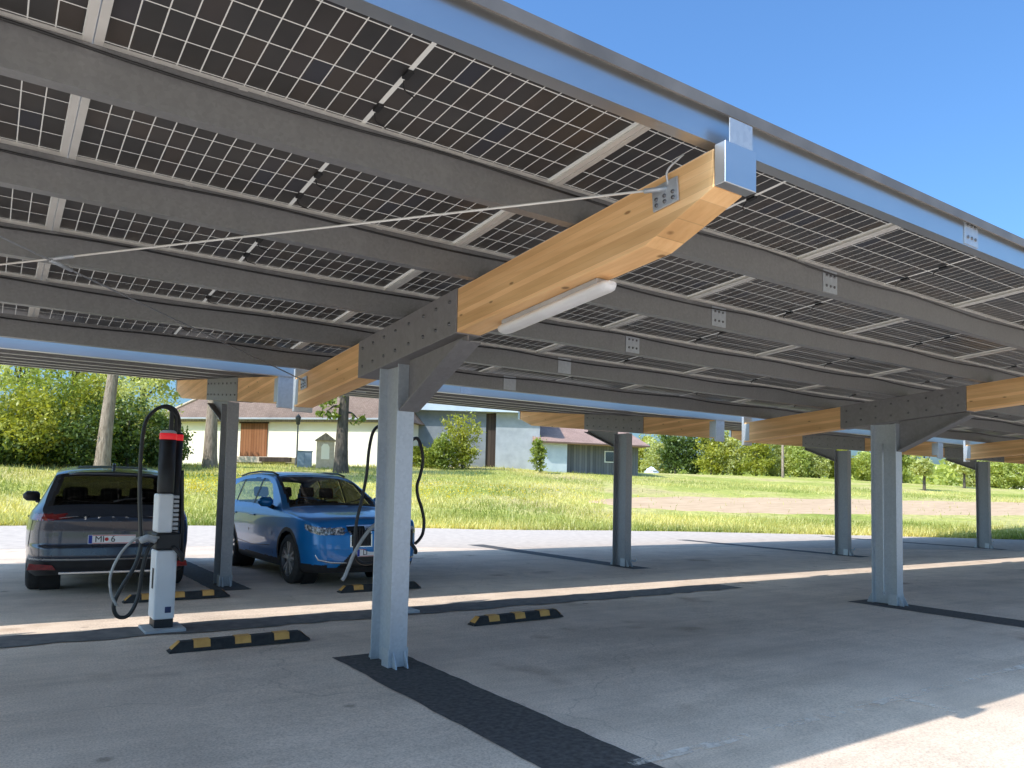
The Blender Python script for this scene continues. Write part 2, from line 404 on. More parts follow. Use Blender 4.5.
# ------------------------------------------------------------------ ground
CAMZ = 1.4987
def g(x): return -.005*(min(max(x, -10), 40) - 9)
AZ = [-180,-120,-75,-40,0,34,55,68,85,110,140,180]
D0 = [70, 60, 34, 28, 26.2, 26.6, 31, 35, 55, 75, 80, 70]
TD = [130,110,60,44, 42, 60, 84, 85, 95, 120, 130, 130]
TZ = [0.6,0.8,2, 2, 2.0,2.95, 3.1, 2.25, 2.0, 1.5, .6, .6]
def d0(az): return float(np.interp(az, AZ, D0))
def gz(x, y):
    d = math.hypot(x, y); az = math.degrees(math.atan2(x, y))
    e = d0(az); D = float(np.interp(az, AZ, TD)); Z = float(np.interp(az, AZ, TZ))
    if d <= e: return g(x)
    t = (d-e)/(D-e)
    base = g(x*e/d)
    if t <= 1: return base + (Z-base)*(t*(1.12-.12*t))
    return Z + .004*(d-D)
def bearing(px): return 34.5 + math.degrees(math.atan((px-512)/760.0))
def at(px, d):
    """a spot on the terrain, at compass bearing of the photo column px and distance d"""
    a = R_(bearing(px)); x = math.sin(a)*d; y = math.cos(a)*d
    return x, y, gz(x, y)
def zat(px, py, d):
    """height above datum seen at photo row py at distance d"""
    return CAMZ + (475+.0222*px-py)*d*math.cos(R_(bearing(px)-34.5))/760

def polar_sheet(name, mat, radii, zf, azs):
    vs = []; fs = []
    n = len(azs)
    for a in azs:
        for r in radii(a):
            x = math.sin(R_(a))*r; y = math.cos(R_(a))*r
            vs.append((x, y, zf(x, y, a, r)))
    m = len(list(radii(azs[0])))
    for i in range(n-1):
        for j in range(m-1):
            fs.append((i*m+j, i*m+j+1, (i+1)*m+j+1, (i+1)*m+j))
    mb = MB(); mb.add(vs, fs, True); return mb.build(name, mat)
azs = [-180+2*i for i in range(181)]
def ter_r(a):
    e = d0(a); return [0, e*.5, e-.3] + [e+.02+k*1.2 for k in range(60)] + [e+90, e+130, e+200, e+330, 700, 1500]
def ter_z(x, y, a, r):
    e = d0(a)
    if r < e: return g(x) - .12
    n = .06*math.sin(x*.9+y*.4)*math.sin(y*.7-x*.2)*min(1, (r-e)/3)*(0 if 38 < a < 88 else 1)
    return gz(x, y) + n - (.02 if r < e+.1 else 0)
tag(polar_sheet('ground', M['ground'], ter_r, ter_z, azs), kind='structure')
tag(polar_sheet('parking_lot', M['asphalt'], lambda a: [0, d0(a)*.25, d0(a)*.5, d0(a)*.75, d0(a)+.10*math.sin(a*1.7)+.06*math.sin(a*4.1)], lambda x, y, a, r: g(x), azs), kind='structure')

rz_ = [-14+2*i for i in range(54)]
tag(polar_sheet('access_road', M['road'], lambda a: [d0(a)-8.2+.05*math.sin(a*2.3), d0(a)-4, d0(a)+.10*math.sin(a*1.7)+.06*math.sin(a*4.1)-.01], lambda x, y, a, r: g(x)+.0025, rz_), kind='structure')
def sheet(name, mat, x0, x1, y0, y1, dz, wob=.02, n=70):
    """strip laid on the asphalt, with slightly uneven edges"""
    mb = MB(); rnd = random.Random(hash((x0, y1)) % 999); vs = []; fs = []
    long_x = (x1-x0) > (y1-y0)
    for i in range(n+1):
        t = i/n; a = rnd.uniform(-wob, wob); b = rnd.uniform(-wob, wob)
        if long_x:
            x = x0+(x1-x0)*t; vs += [(x, y0+a, g(x)+dz), (x, y1+b, g(x)+dz)]
        else:
            y = y0+(y1-y0)*t; vs += [(x0+a, y, g(x0)+dz), (x1+b, y, g(x1)+dz)]
    for i in range(n):
        q = (2*i, 2*i+2, 2*i+3, 2*i+1); fs.append(q if long_x else q[::-1])
    mb.add(vs, fs); return tag(mb.build(name, mat), kind='structure')
sheet('asphalt_trench', M['trench'], -9, 9.75, 7.75, 8.26, .0075, .05, 90)
XS = [-2.2, 2.8, 10.3, 17.8, 25.3, 32.8]
YF, YB = 5.75, 11.08
for X in XS:
    sheet('asphalt_patch', M['patch'], X-.34, X+.23, -1.5, 6.15, .004, .009)
    sheet('asphalt_patch', M['patch'], X-.26, X+.22, 10.5, 16.5, .004, .009)
sheet('parking_line', M['line'], 2.9, 14, 2.99, 3.07, .0085, .012, 90)
sheet('parking_line', M['line'], 5.52, 5.60, 2.62, 2.975, .0055, .01)

# ------------------------------------------------------------------ carport roof
WF = [2.33, 3.34, 4.41, 5.49, 6.57, 7.64]            # webs of the near roof's purlins
WB = [8.66+1.165*i for i in range(6)]                # far roof
def zf(y): return 3.08 - .081*(y-2.43)               # top of the near timber beams
def zb(y): return 2.70 + .094*(y-8.66)
XL, XR = -4.35, 34.75
ORD = ['first','second','third','fourth','fifth','sixth','seventh','eighth','ninth','tenth','eleventh','twelfth','thirteenth','fourteenth','fifteenth']

def purlin(ys, zfun, i, roofname, label):
    y = ys[i]; z = zfun(y); t = .004; h = .195; w = .072
    if i == 0 and roofname.startswith('near'): z += .028; h = .167
    root = empty('roof_purlin', ((XL+XR)/2, y, z), 0, label, 'roof purlin', 'steel purlins under the %s' % roofname)
    a, b = XL-(XL+XR)/2, XR-(XL+XR)/2
    mb = MB()
    prof = [(0,.003),(0,h),(w,h),(w,h-.018),(w-t,h-.018),(w-t,h-t),(t,h-t),(t,.003+t),(w-t,.003+t),(w-t,.022),(w,.022),(w,.003)]
    mb.prism(prof, 'x', a, b)
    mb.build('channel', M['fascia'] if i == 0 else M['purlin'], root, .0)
    if i == 0 and roofname.startswith('near'):
        MB().box(a, b, -.036, -.027, .140, .196).build('edge_trim', M['trim'], root)
    for X in (5.2, 12.7, 20.2, 27.7):
        s = MB(); s.box(X-.09-(XL+XR)/2, X+.09-(XL+XR)/2, -.006, -.001, .012, h-.012)
        sp = s.build('splice_plate', M['galv'], root)
        if X < 13 and roofname.startswith('near') and i < 4:
            for u in (-.05, .0, .05):
                for v in (.06, .14): MB().lathe([(0,-.012),(.011,-.012),(.011,-.005)], (X+u-(XL+XR)/2, 0, v), 'y', 6).build('bolt', M['bolt'], sp)
    return root
words = ['outermost','second','third','fourth','fifth','innermost']
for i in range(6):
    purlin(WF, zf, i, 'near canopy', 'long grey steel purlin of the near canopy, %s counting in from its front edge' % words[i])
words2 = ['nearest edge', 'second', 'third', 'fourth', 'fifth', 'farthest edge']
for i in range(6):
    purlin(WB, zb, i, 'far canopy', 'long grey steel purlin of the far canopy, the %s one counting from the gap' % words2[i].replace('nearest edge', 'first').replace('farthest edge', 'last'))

def make_panel(hy):
    root = empty('solar_module'); hx = 1.1482
    fr = MB(); w = .011; zt = .035
    fr.box(-hx, hx, -hy, -hy+w, 0, zt); fr.box(-hx, hx, hy-w, hy, 0, zt)
    fr.box(-hx, -hx+w, -hy+w, hy-w, 0, zt); fr.box(hx-w, hx, -hy+w, hy-w, 0, zt)
    lip = .028                                     # inner flange at the bottom of the frame
    fr.box(-hx+w, hx-w, -hy+w, -hy+lip, .0005, .0025); fr.box(-hx+w, hx-w, hy-lip, hy-w, .0005, .0025)
    fr.box(-hx+w, -hx+lip+.006, -hy+lip, hy-lip, .0005, .0025); fr.box(hx-lip-.006, hx-w, -hy+lip, hy-lip, .0005, .0025)
    fr.build('frame', M['alu'], root)
    MB().add([(-hx+w,-hy+w,.029),(hx-w,-hy+w,.029),(hx-w,hy-w,.029),(-hx+w,hy-w,.029)], [(0,1,2,3)]).build('cell_sheet', solar_mat(hy), root)
    for v in (-hy*.62, 0.05, hy*.66):
        b = MB(); b.box(-.016, .016, v-.03, v+.03, .012, .027)
        b.tube(spline([(0, v+.04, .014), (.03, v+.09, .006), (.10, v+.13, .012)], 4), .004, 5)
        b.build('junction_box', M['black'], root, .004)
    for u in (-.57, .57):
        c = MB(); c.box(u-.025, u+.025, hy+.001, hy+.014, -.001, .03); c.box(u-.02, u+.02, hy-.03, hy+.012, -.004, -.001)
        c.build('clamp', M['alu'], root)
    return root

def panels(bounds, ztop, slope, roof):
    first = {}
    for r in range(5):
        y0, y1 = bounds[r], bounds[r+1]; hy = round((y1-y0)/2-.006, 3)
        key = hy
        for k in range(-2, 15):
            if key not in first:
                o = first[key] = make_panel(hy)
            else: o = copy_tree(first[key])
            ym = (y0+y1)/2
            jit = (random.uniform(-.002, .002), random.uniform(-.002, .002))
            o.location = (.25+2.3*k+1.15, ym, ztop(ym)+.1965)
            o.rotation_euler = (math.atan(slope)+jit[0], jit[1]*.5, 0)
            if roof == 'near':
                row = ['front-edge', 'second', 'third', 'fourth', 'rear'][r]
                if k == 1: pos = 'lying over the nearest timber beam'
                elif k <= 0: pos = '%s to the left of the nearest beam' % ORD[-k]
                else: pos = '%s to the right of the nearest beam' % ORD[k-2]
                lab = 'near canopy %s row solar panel, %s' % (row, pos)
            else:
                row = ['first', 'second', 'third', 'fourth', 'last'][r]
                lab = 'far canopy %s row solar panel, %s from the left end' % (row, (ORD+['sixteenth','seventeenth'])[k+2])
            tag(o, lab, 'solar panel', 'solar panels of the %s canopy' % roof)
BF = [2.30, 3.375, 4.445, 5.525, 6.605, 8.04]
BB = [8.60, 9.86, 11.03, 12.19, 13.36, 14.72]
panels(BF, zf, -.081, 'near'); panels(BB, zb, .094, 'far')
# black string cables sagging along the purlins
for i in range(1, 6):
    y = WF[i]-.03; z = zf(y)+.185; pts = []; rnd = random.Random(i)
    for k in range(0, 60):
        x = XL+.4+k*.64; pts.append((x, y+rnd.uniform(-.006, .006), z-.012-.028*abs(math.sin(k*.9+i))))
    o = MB().tube(spline(pts, 4), .007, 5).build('solar_cable', M['cable'])
    tag(o, 'thin black cable sagging along the %s purlin of the near canopy' % words[i], 'cable', 'cables along the purlins')

# ------------------------------------------------------------------ support frames
def make_frame(near=True):
    """column at the origin; +v runs from the column to the short end of the beams"""
    root = empty('carport_frame')
    s = 1 if near else -1                            # near frames: long arm towards -Y
    Y0 = YF if near else YB
    ztop = (lambda v: zf(YF+v)) if near else (lambda v: zb(YB-v))
    dep = .315; T = .10
    def Q(v, d): return (s*v, ztop(v)-d)
    wood1 = [Q(-3.425, 0), Q(-1.10, 0), Q(-1.10, dep), Q(-2.98, dep), Q(-3.43, .185)]
    wood2 = [Q(.64, 0), Q(2.35, 0), Q(2.35, dep), Q(.64, dep)]
    MB().prism(wood1, 'x', -T, T).build('timber_arm', M['wood'], root, .004)
    MB().prism(wood2, 'x', -T, T).build('timber_arm', M['wood'], root, .004)
    st = [Q(-1.097, -.006), Q(.637, -.006), Q(.637, dep+.006), Q(-1.097, dep+.006)]
    head = MB().prism(st, 'x', -T-.007, T+.007).build('steel_head', M['head'], root, .005)
    for sx in (-1, 1):
        for v in (-1.0, -.8, -.6, -.36, -.12, .1, .32, .54):
            for d in (.075, .235):
                y, z = Q(v, d)
                MB().lathe([(0, sx*.012), (.012, sx*.012), (.015, 0)], (sx*(T+.007), y, z), 'x', 6).build('bolt', M['bolt'], head)
    # haunch: web plate with a bottom flange running down to the column
    zc = ztop(-.19)-dep
    hz = 2.10 if near else 2.32
    hp = [(s*-.182, hz), (s*-.182, ztop(-.182)-dep-.008), (s*-1.095, ztop(-1.095)-dep-.008), (s*-1.095, ztop(-1.095)-dep-.05)]
    MB().prism(hp, 'x', -.006, .006).build('haunch_web', M['head'], root)
    fl = [(s*-.184, hz-.015), (s*-.184, hz), (s*-1.095, ztop(-1.095)-dep-.05), (s*-1.13, ztop(-1.13)-dep-.06)]
    MB().prism(fl, 'x', -.088, .088).build('haunch_flange', M['head'], root)
    # rolled H column: flanges across the row, web along the beam
    c = MB(); ht = ztop(.19)-dep-.01 if near else ztop(-.19)-dep-.05
    f = .0127; w = .077; h = .18
    c.prism([(-w,-h),(w,-h),(w,-h+f),(.005,-h+f),(.005,h-f),(w,h-f),(w,h),(-w,h),(-w,h-f),(-.005,h-f),(-.005,-h+f),(-w,-h+f)], 'z', 0, min(ht, ztop(-.19 if near else .19)-dep-.01))
    cl = c.build('column', M['galv'] if near else M['galv_shaded'], root, .002)
    for (x, y) in ((-.05, -.2), (.05, -.2), (-.05, .2), (.05, .2)):
        k = MB().prism([(y-.012*(1 if y > 0 else -1)*.4, 0), (y+.06*(1 if y > 0 else -1), 0), (y+.05*(1 if y > 0 else -1), .03), (y-.012*(1 if y > 0 else -1)*.4, .13)], 'x', x-.005, x+.005)
        k.build('base_stiffener', M['galv'], cl)
    for sx in (-1, 1):
        k = MB(); k.box(min(sx*.077, sx*.088), max(sx*.077, sx*.088), -.182, -.06, 0, .15); k.build('base_stiffener', M['galv'], cl, .003)
    # end caps carrying the edge purlins
    y, z = Q(-3.43, 0)
    cap = MB(); e = s*-1
    zc0, zc1 = ztop(-3.4)-.185, ztop(-3.4)+.012
    cap.box(-.11, .11, min(y+e*.01, y+e*.075), max(y+e*.01, y+e*.075), zc0, zc1)
    cp = cap.build('end_cap', M['fascia'], root, .004)
    MB().box(-.07, .09, min(y+e*.062, y+e*.067), max(y+e*.062, y+e*.067), zc1+.001, zc1+.12).build('bracket_plate', M['galv'], cp)
    y, z = Q(2.35, 0)
    cap = MB(); e = s
    zz = ztop(2.35)
    cap.box(-.105, .105, min(y+e*.006, y+e*.05), max(y+e*.006, y+e*.05), zz-dep-.05, zz+.10)
    cap.box(-.105, -.10, min(y-e*.10, y+e*.006), max(y-e*.10, y+e*.006), zz-dep+.02, zz-.02)
    cap.build('end_cap', M['galv'], root, .004)
    return root
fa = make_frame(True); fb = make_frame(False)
NL = ['behind the left edge of view, partly outside', 'nearest to the viewer, with a strip light', 'second along the near row, right of the nearest', 'third along the near row', 'fourth along the near row', 'fifth and farthest of the near row']
BL = ['far left beyond the dark grey car', 'between the dark grey car and the blue car', 'second along the far row, before the grey barn', 'third along the far row, left of the second near column', 'fourth along the far row, at the right', 'fifth and farthest of the far row']
for i, X in enumerate(XS):
    o = fa if i == 0 else copy_tree(fa)
    o.location = (X, YF, g(X)); 
    tag(o, 'steel column with timber arms, ' + NL[i], 'carport frame', 'carport frames of the near row')
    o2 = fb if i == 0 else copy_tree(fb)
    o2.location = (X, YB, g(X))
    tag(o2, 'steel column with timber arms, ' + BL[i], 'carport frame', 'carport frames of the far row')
    for q, base in ((o, 0), (o2, 0)):
        # ground is slightly tilted: keep the roof level by lowering only the feet
        q.location.z = 0
        for ch in q.children:
            if ch.name.startswith('column'):
                ch.location.z = 0; ch.scale.z = 1
        for ch in q.children:
            if ch.name.startswith('column'):
                h = max(v.co.z for v in ch.data.vertices); gg = g(X)+.008
                ch.scale.z = (h-gg)/h; ch.location.z = gg; ch.location.x = -.025
    if i in (2,):
        MB().tube(spline([(-.115,.0,2.2),(-.115,.0,1.2),(-.115,0,.25),(-.14,-.02,.16),(-.20,-.05,.14)],6), .013, 8).build('conduit', M['galv'], o)
    if i >= 2:
        MB().tube(spline([(.115,-.1,2.3),(.115,-.1,1.2),(.115,-.1,.2),(.15,-.14,.10),(.21,-.16,.10),(.22,-.16,.15)],6), .015, 8).build('conduit', M['galv'], o2)
# strip light under the nearest beam
X = 2.85
sl = empty('strip_light', (X, 3.74, zf(3.74)-.330), 0, 'long white strip light fixed under the nearest timber beam', 'strip light')
sl.rotation_euler = (-math.atan(.081), 0, 0)
b = MB()
for k in range(11):
    pass
prof = [(-.052, -.02), (-.056, -.040), (-.046, -.062), (-.018, -.072), (.018, -.072), (.046, -.062), (.056, -.040), (.052, -.02)]
n = len(prof); ys = [-.56,-.555,-.535,-.50,.50,.535,.555,.56]; sc_ = [.45,.7,.92,1,1,.92,.7,.45]
vs = []; fs = []
for y, k in zip(ys, sc_): vs += [(p[0]*k, y, -.02+(p[1]+.02)*k) for p in prof]
for i in range(len(ys)-1):
    for j in range(n): fs.append((i*n+j, i*n+(j+1) % n, (i+1)*n+(j+1) % n, (i+1)*n+j))
b.add(vs, fs, True); b.add(vs[:n], [tuple(range(n))]); b.add(vs[-n:], [tuple(range(n))[::-1]]); b.build('diffuser', M['diffuser'], sl)
MB().box(-.05, .05, -.49, .49, -.021, .012).build('housing', M['lgrey'], sl, .003)
# bracing rods, crossing
def rod(a, b, lab, mt='alu', rr=.0065):
    a = Vector(a); b = Vector(b); r = empty('brace_rod', a, 0, lab, 'brace rod', 'crossed bracing rods under the near canopy')
    d = b-a
    MB().tube([(0,0,0), d], rr, 8).build('rod', M[mt], r)
    m = d*.5
    t = MB(); u = d.normalized(); t.tube([m-u*.09, m-u*.085, m+u*.085, m+u*.09], [.008,.0125,.0125,.008], 8); t.build('turnbuckle', M['galv'], r)
    f = MB(); f.tube([u*-.02, u*.10], .013, 8); f.build('fork_end', M['galv'], r)
    p = MB(); sx = -1
    p.box(-.012, .0, -.085, .085, -.075, .05)
    pl = p.build('anchor_plate', M['galv'], r, .003); pl.rotation_euler = (-math.atan(.081), 0, 0); pl.location = (.014, 0, -.015)
    for yy in (-.055, 0, .055):
        for zz in (-.05, -.02): MB().lathe([(0,-.020),(.009,-.020),(.011,-.012)], (0, yy, zz), 'x', 6).build('bolt', M['bolt'], pl)
    return r
rod((2.683, 2.62, 2.985), (-2.09, 7.87, 2.63), 'thin steel bracing rod running left from the tip of the nearest beam')
rod((2.683, 7.80, 2.56), (-2.09, 2.65, 2.95), 'thin steel bracing rod running left from the rear end of nearest beam', 'galv_shaded', .006)
wl = MB().tube(spline([(2.69, 2.60, 3.0), (2.665, 2.58, 3.06), (2.69, 2.5, 3.12)], 5), .006, 6).build('earthing_wire', M['galv'])
tag(wl, 'short curved earthing wire above the rod plate at the beam tip', 'wire')

# ------------------------------------------------------------------ wheel stops
def make_stop():
    r = empty('wheel_stop'); L_ = .60; prof = [(-.075,0),(-.045,.085),(.045,.085),(.075,0)]
    vs = []; 
    for x, k in ((-L_,0),(-L_+.09,1),(L_-.09,1),(L_,0)):
        for (y, z) in prof: vs.append((x, y, z if k else z*.12))
    fs = []
    for i in range(3):
        for j in range(3): fs.append((i*4+j, i*4+j+1, (i+1)*4+j+1, (i+1)*4+j))
    fs += [(0,1,2,3), (15,14,13,12)]
    MB().add(vs, [f[::-1] for f in fs]).build('rubber_body', M['rubber'], r, .008)
    for k, x in enumerate((-.34, 0, .34)):
        w = .068; a = .003
        q = MB().add([(x-w,-.066-a,.030),(x+w,-.066-a,.030),(x+w,-.047,.089),(x-w,-.047,.089),(x-w,.047,.089),(x+w,.047,.089),(x+w,.069,.030),(x-w,.069,.030)],
                     [(0,1,2,3),(3,2,5,4),(4,5,6,7)])
        q.build('yellow_patch', M['yellow'], r)
    for x in (-1, 1):
        xa, xb = x*(L_-.018), x*(L_-.085)
        q = MB().add([(xa,-.055,.030),(xa,.055,.030),(xb,.040,.089),(xb,-.040,.089)], [(0,1,2,3) if x < 0 else (3,2,1,0)])
        q.build('yellow_patch', M['yellow'], r)
    return r
ws = make_stop()
for i, (x, y, rz, lab) in enumerate([(1.93, 6.96, -.02, 'black and yellow rubber wheel stop in front, left of the nearest column'),
        (4.88, 6.92, .01, 'black and yellow rubber wheel stop in front, right of the nearest column'),
        (1.98, 9.95, .0, 'black and yellow rubber wheel stop behind the white charger, at the grey car'),
        (4.55, 9.75, -.01, 'black and yellow rubber wheel stop behind the nearest column, at blue car')]):
    o = ws if i == 0 else copy_tree(ws)
    o.location = (x, y, g(x)+.006); o.rotation_euler = (0, -.005, rz)
    tag(o, lab, 'wheel stop', 'black and yellow wheel stops')

# ------------------------------------------------------------------ chargers
def charger(X, Y, lab, loops):
    r = empty('charging_post', (X, Y, g(X)), 0, lab, 'charging post', 'electric car charging posts')
    MB().box(-.19, .17, -.22, .18, 0, .035).build('base_plate', M['lgrey'], r, .006)
    MB().box(-.10, .07, -.11, .14, .036, .12).build('plinth', M['black'], r, .006)
    b = MB().box(-.115, .075, -.13, .15, .12, .80).build('lower_cabinet', M['white'], r, .018)
    MB().box(-.08, .045, -.134, -.1305, .15, .79).build('front_panel', M['white'], b, .004)
    MB().box(-.015, .040, -.139, -.1345, .185, .245).build('label_panel', M['screen'], b, .004)
    MB().box(-.121, -.116, -.06, .0, .42, .62).build('slot_handle', M['black'], b, .004)
    m = MB().box(-.125, .10, -.14, .15, .802, .97).build('connector_collar', M['black'], r, .02)
    h = MB(); h.tube(spline([(.03,-.14,.83),(.06,-.19,.80),(.10,-.20,.74),(.11,-.18,.70)],5), .022, 8); h.build('cable_hook', M['black'], m)
    u = MB().box(-.115, .02, -.125, .15, .972, 1.36).build('upper_cabinet', M['white'], r, .018)
    gr = MB()
    for k in range(8): gr.box(.0205, .072, -.11, .12, 1.0+.045*k, 1.03+.045*k)
    gr.build('side_grille', M['lgrey'], u, .004)
    t1 = MB().lathe([(0,1.362),(.072,1.362),(.076,1.38),(.076,1.905),(0,1.905)], (-.045, -.04, 0), n=24).build('tower', M['black'], r)
    MB().lathe([(.0775,1.907),(.079,1.915),(.079,1.96),(.0775,1.968)], (-.045,-.04,0), n=24).build('status_ring', M['red_ring'], t1)
    MB().lathe([(.076,1.97),(.074,1.985),(.05,2.0),(0,2.003)], (-.045,-.04,0), n=24).build('tower_cap', M['lgrey'], t1)
    t2 = MB().lathe([(0,.98),(.048,.98),(.052,1.0),(.052,1.905),(0,1.905)], (.062, .07, 0), n=20).build('tower', M['black'], r)
    MB().lathe([(.053,1.907),(.0545,1.915),(.0545,1.96),(.053,1.968)], (.062,.07,0), n=20).build('status_ring', M['red_ring'], t2)
    MB().lathe([(.052,1.97),(.05,1.985),(.03,1.995),(0,1.998)], (.062,.07,0), n=20).build('tower_cap', M['black'], t2)
    a = MB(); a.box(-.035, .005, -.02, .02, 1.99, 2.22); a.build('cable_arm', M['black'], r, .006)
    for pts, rad, mt, nm in loops:
        MB().tube(spline(pts, 10), rad, 8).build(nm, M[mt], r)
    return r
loops1 = [
  ([(.062,.07,1.96),(.07,.06,2.05),(.05,.03,2.15),(.0,0,2.225),(-.09,-.02,2.245),(-.19,-.04,2.18),(-.26,-.06,2.05),(-.285,-.08,1.75),(-.28,-.1,1.35),(-.26,-.13,1.0),(-.255,-.15,.84),(-.30,-.17,.66),(-.40,-.18,.47),(-.46,-.18,.30),(-.42,-.18,.19),(-.33,-.18,.20),(-.26,-.17,.36),(-.235,-.16,.6),(-.19,-.15,.82),(-.12,-.13,.90)], .0185, 'cable', 'charging_cable'),
  ([(.03,.03,1.97),(.03,.02,2.06),(.02,0,2.15),(-.05,-.02,2.225),(-.12,-.03,2.235)], .018, 'cable', 'charging_cable'),
  ([(-.10,-.15,.93),(-.2,-.16,.935),(-.31,-.18,.92),(-.42,-.19,.80),(-.50,-.2,.60),(-.49,-.2,.42),(-.44,-.2,.30)], .0125, 'cable_grey', 'charging_cable'),
  ([(.115,.06,1.6),(.13,.05,1.2),(.13,.0,.9),(.12,-.1,.72),(.09,-.17,.74)], .02, 'cable', 'charging_cable'),
]
c1 = charger(1.48, 8.05, 'slim white and black charging post beside the dark grey car', loops1)
hd = MB(); hd.tube(spline([(-.13,-.16,.90),(-.2,-.175,.93),(-.27,-.18,.90)],5), [.03]*5+[.034]*5+[.026], 8); hd.build('plug_handle', M['lgrey'], c1)
loops2 = [
  ([(.062,.07,1.96),(.06,.06,2.06),(.02,.02,2.15),(-.14,-.02,2.21),(-.31,-.06,2.20),(-.42,-.09,2.12),(-.475,-.11,1.9),(-.50,-.12,1.6),(-.56,-.14,1.3),(-.61,-.15,1.08),(-.63,-.16,.86),(-.61,-.16,.68),(-.50,-.16,.60),(-.3,-.15,.66),(-.14,-.13,.86)], .019, 'cable', 'charging_cable'),
  ([(-.12,-.15,1.04),(-.24,-.16,1.08),(-.40,-.17,1.04),(-.52,-.18,.92),(-.64,-.18,.72),(-.73,-.19,.50),(-.77,-.19,.43)], .021, 'cable_grey', 'charging_cable'),
  ([(.062,.07,1.96),(.16,.04,2.07),(.21,.02,2.06),(.25,0,1.93),(.265,0,1.78),(.235,0,1.62),(.20,0,1.5),(.215,0,1.37),(.27,0,1.22),(.30,-.01,1.07),(.285,-.02,.93),(.23,-.04,.85),(.17,-.05,.80)], .019, 'cable', 'charging_cable'),
]
c2 = charger(3.99, 8.05, 'charging post mostly hidden behind the nearest column, cables showing', loops2)
c1.scale.z = .965; c2.scale.z = .97
hd = MB(); hd.tube(spline([(-.20,-.16,1.0),(-.30,-.18,1.04),(-.38,-.18,1.0)],5), [.03]*5+[.038]*5+[.026], 8); hd.build('plug_handle', M['lgrey'], c2)
# ------------------------------------------------------------------ cars
def smooth_curve(pts, n):
    """resample a poly-line evenly by length after rounding it"""
    p = np.array(spline(pts, 40)); d = np.r_[0, np.cumsum(np.hypot(*np.diff(p, axis=0).T))]
    t = np.linspace(0, d[-1], n)
    return np.c_[np.interp(t, d, p[:, 0]), np.interp(t, d, p[:, 1])]
def inpoly(x, y, poly):
    c = False; j = len(poly)-1
    for i in range(len(poly)):
        xi, yi = poly[i]; xj, yj = poly[j]
        if (yi > y) != (yj > y) and x < (xj-xi)*(y-yi)/(yj-yi)+xi: c = not c
        j = i
    return c

class Shell:
    """car skin: silhouette curve swept with a rounded, tapering section. Local axes: x across, y from nose to tail, z up"""
    def __init__(s, sil, Lc, W, P, zbot, rnd_f, rnd_r, capr, warp_f, warp_r, bulge, ns=330, nz=72, nc=26):
        s.W, s.P, s.L = W, P, Lc
        s.rf, s.rr, s.capr = rnd_f, rnd_r, capr
        s.wf, s.wr, s.zbot = warp_f, warp_r, zbot
        cv = smooth_curve(sil, ns); s.sil = cv
        rows = []
        th = np.linspace(0, math.pi/2, nc+1)
        for (y, zt) in cv:
            zb_ = float(np.interp(y, *zip(*zbot))); w = s.w(y); r = float(np.interp(y, *zip(*capr)))
            r = min(r, (zt-zb_)*.5)
            row = []
            for u in (0, .45, .85): row.append((u*w*s.p(zb_)*.94, zb_, 0))
            for z in np.linspace(zb_, zt-r, nz):
                k = 1-.06*max(0, 1-(z-zb_)/.07)**2
                row.append((w*s.p(z)*k, z, 1))
            xe = w*s.p(zt-r)
            for t in th[1:]:
                row.append((xe*math.cos(t)**(2/2.6), zt-r+r*math.sin(t)**(2/2.6), 2))
            rows.append((y, row))
        s.rows = rows; m = len(rows[0][1]); s.m = m
        vs = []; info = []
        for (y, row) in rows:
            full = [(-x, z, k) for (x, z, k) in row[::-1]] + list(row[1:] if False else row)
            # left from roof centre to underside, then right from underside to roof
            for (x, z, k) in full:
                vs.append(s.warp(x, y, z)); info.append((x, y, z, k))
        nrow = 2*m; fs = []
        for i in range(len(rows)-1):
            for j in range(nrow-1):
                if j == m-1: continue
                fs.append((i*nrow+j, i*nrow+j+1, (i+1)*nrow+j+1, (i+1)*nrow+j))
        # end caps
        s.vs, s.info, s.fs = vs, info, fs
        s.reg = ['skin']*len(fs)
        for end in (0, 1):
            y, row = rows[0 if end == 0 else -1]
            rr = row[3:]; nx = 64; base = len(vs)
            for (x, z, k) in rr:
                for q in range(nx+1):
                    t = -1+2*q/nx; xx = x*t
                    b = bulge[end]*(1-abs(t)**2.6)
                    yy = y - b if end == 0 else y + b
                    vs.append(s.warp(xx, yy, z, end)); info.append((xx, yy, z, 3))
            for a in range(len(rr)-1):
                for q in range(nx):
                    f = (base+a*(nx+1)+q, base+a*(nx+1)+q+1, base+(a+1)*(nx+1)+q+1, base+(a+1)*(nx+1)+q)
                    fs.append(f if end == 0 else f[::-1]); s.reg.append('front' if end == 0 else 'rear')
    def p(s, z): return float(np.interp(z, *zip(*s.P)))
    def w(s, y):
        W = s.W; c, R = s.rf; k = 1
        if y < R: k = c+(1-c)*(1-(1-y/R)**2.4)**(1/2.4)
        c, R = s.rr; yy = s.L-y
        if yy < R: k = min(k, c+(1-c)*(1-(1-max(yy, 0)/R)**2.4)**(1/2.4))
        return W*k
    def warp(s, x, y, z, end=None):
        a = max(0, 1-max(y, 0)/.55); b = max(0, 1-max(s.L-y, 0)/.45)
        return (x, y + a*float(np.interp(z, *zip(*s.wf))) + b*float(np.interp(z, *zip(*s.wr))), z)
    def side(s, y, z, sgn, off=0):
        return Vector((sgn*(s.w(y)*s.p(z)+off), s.warp(0, y, z)[1], z))

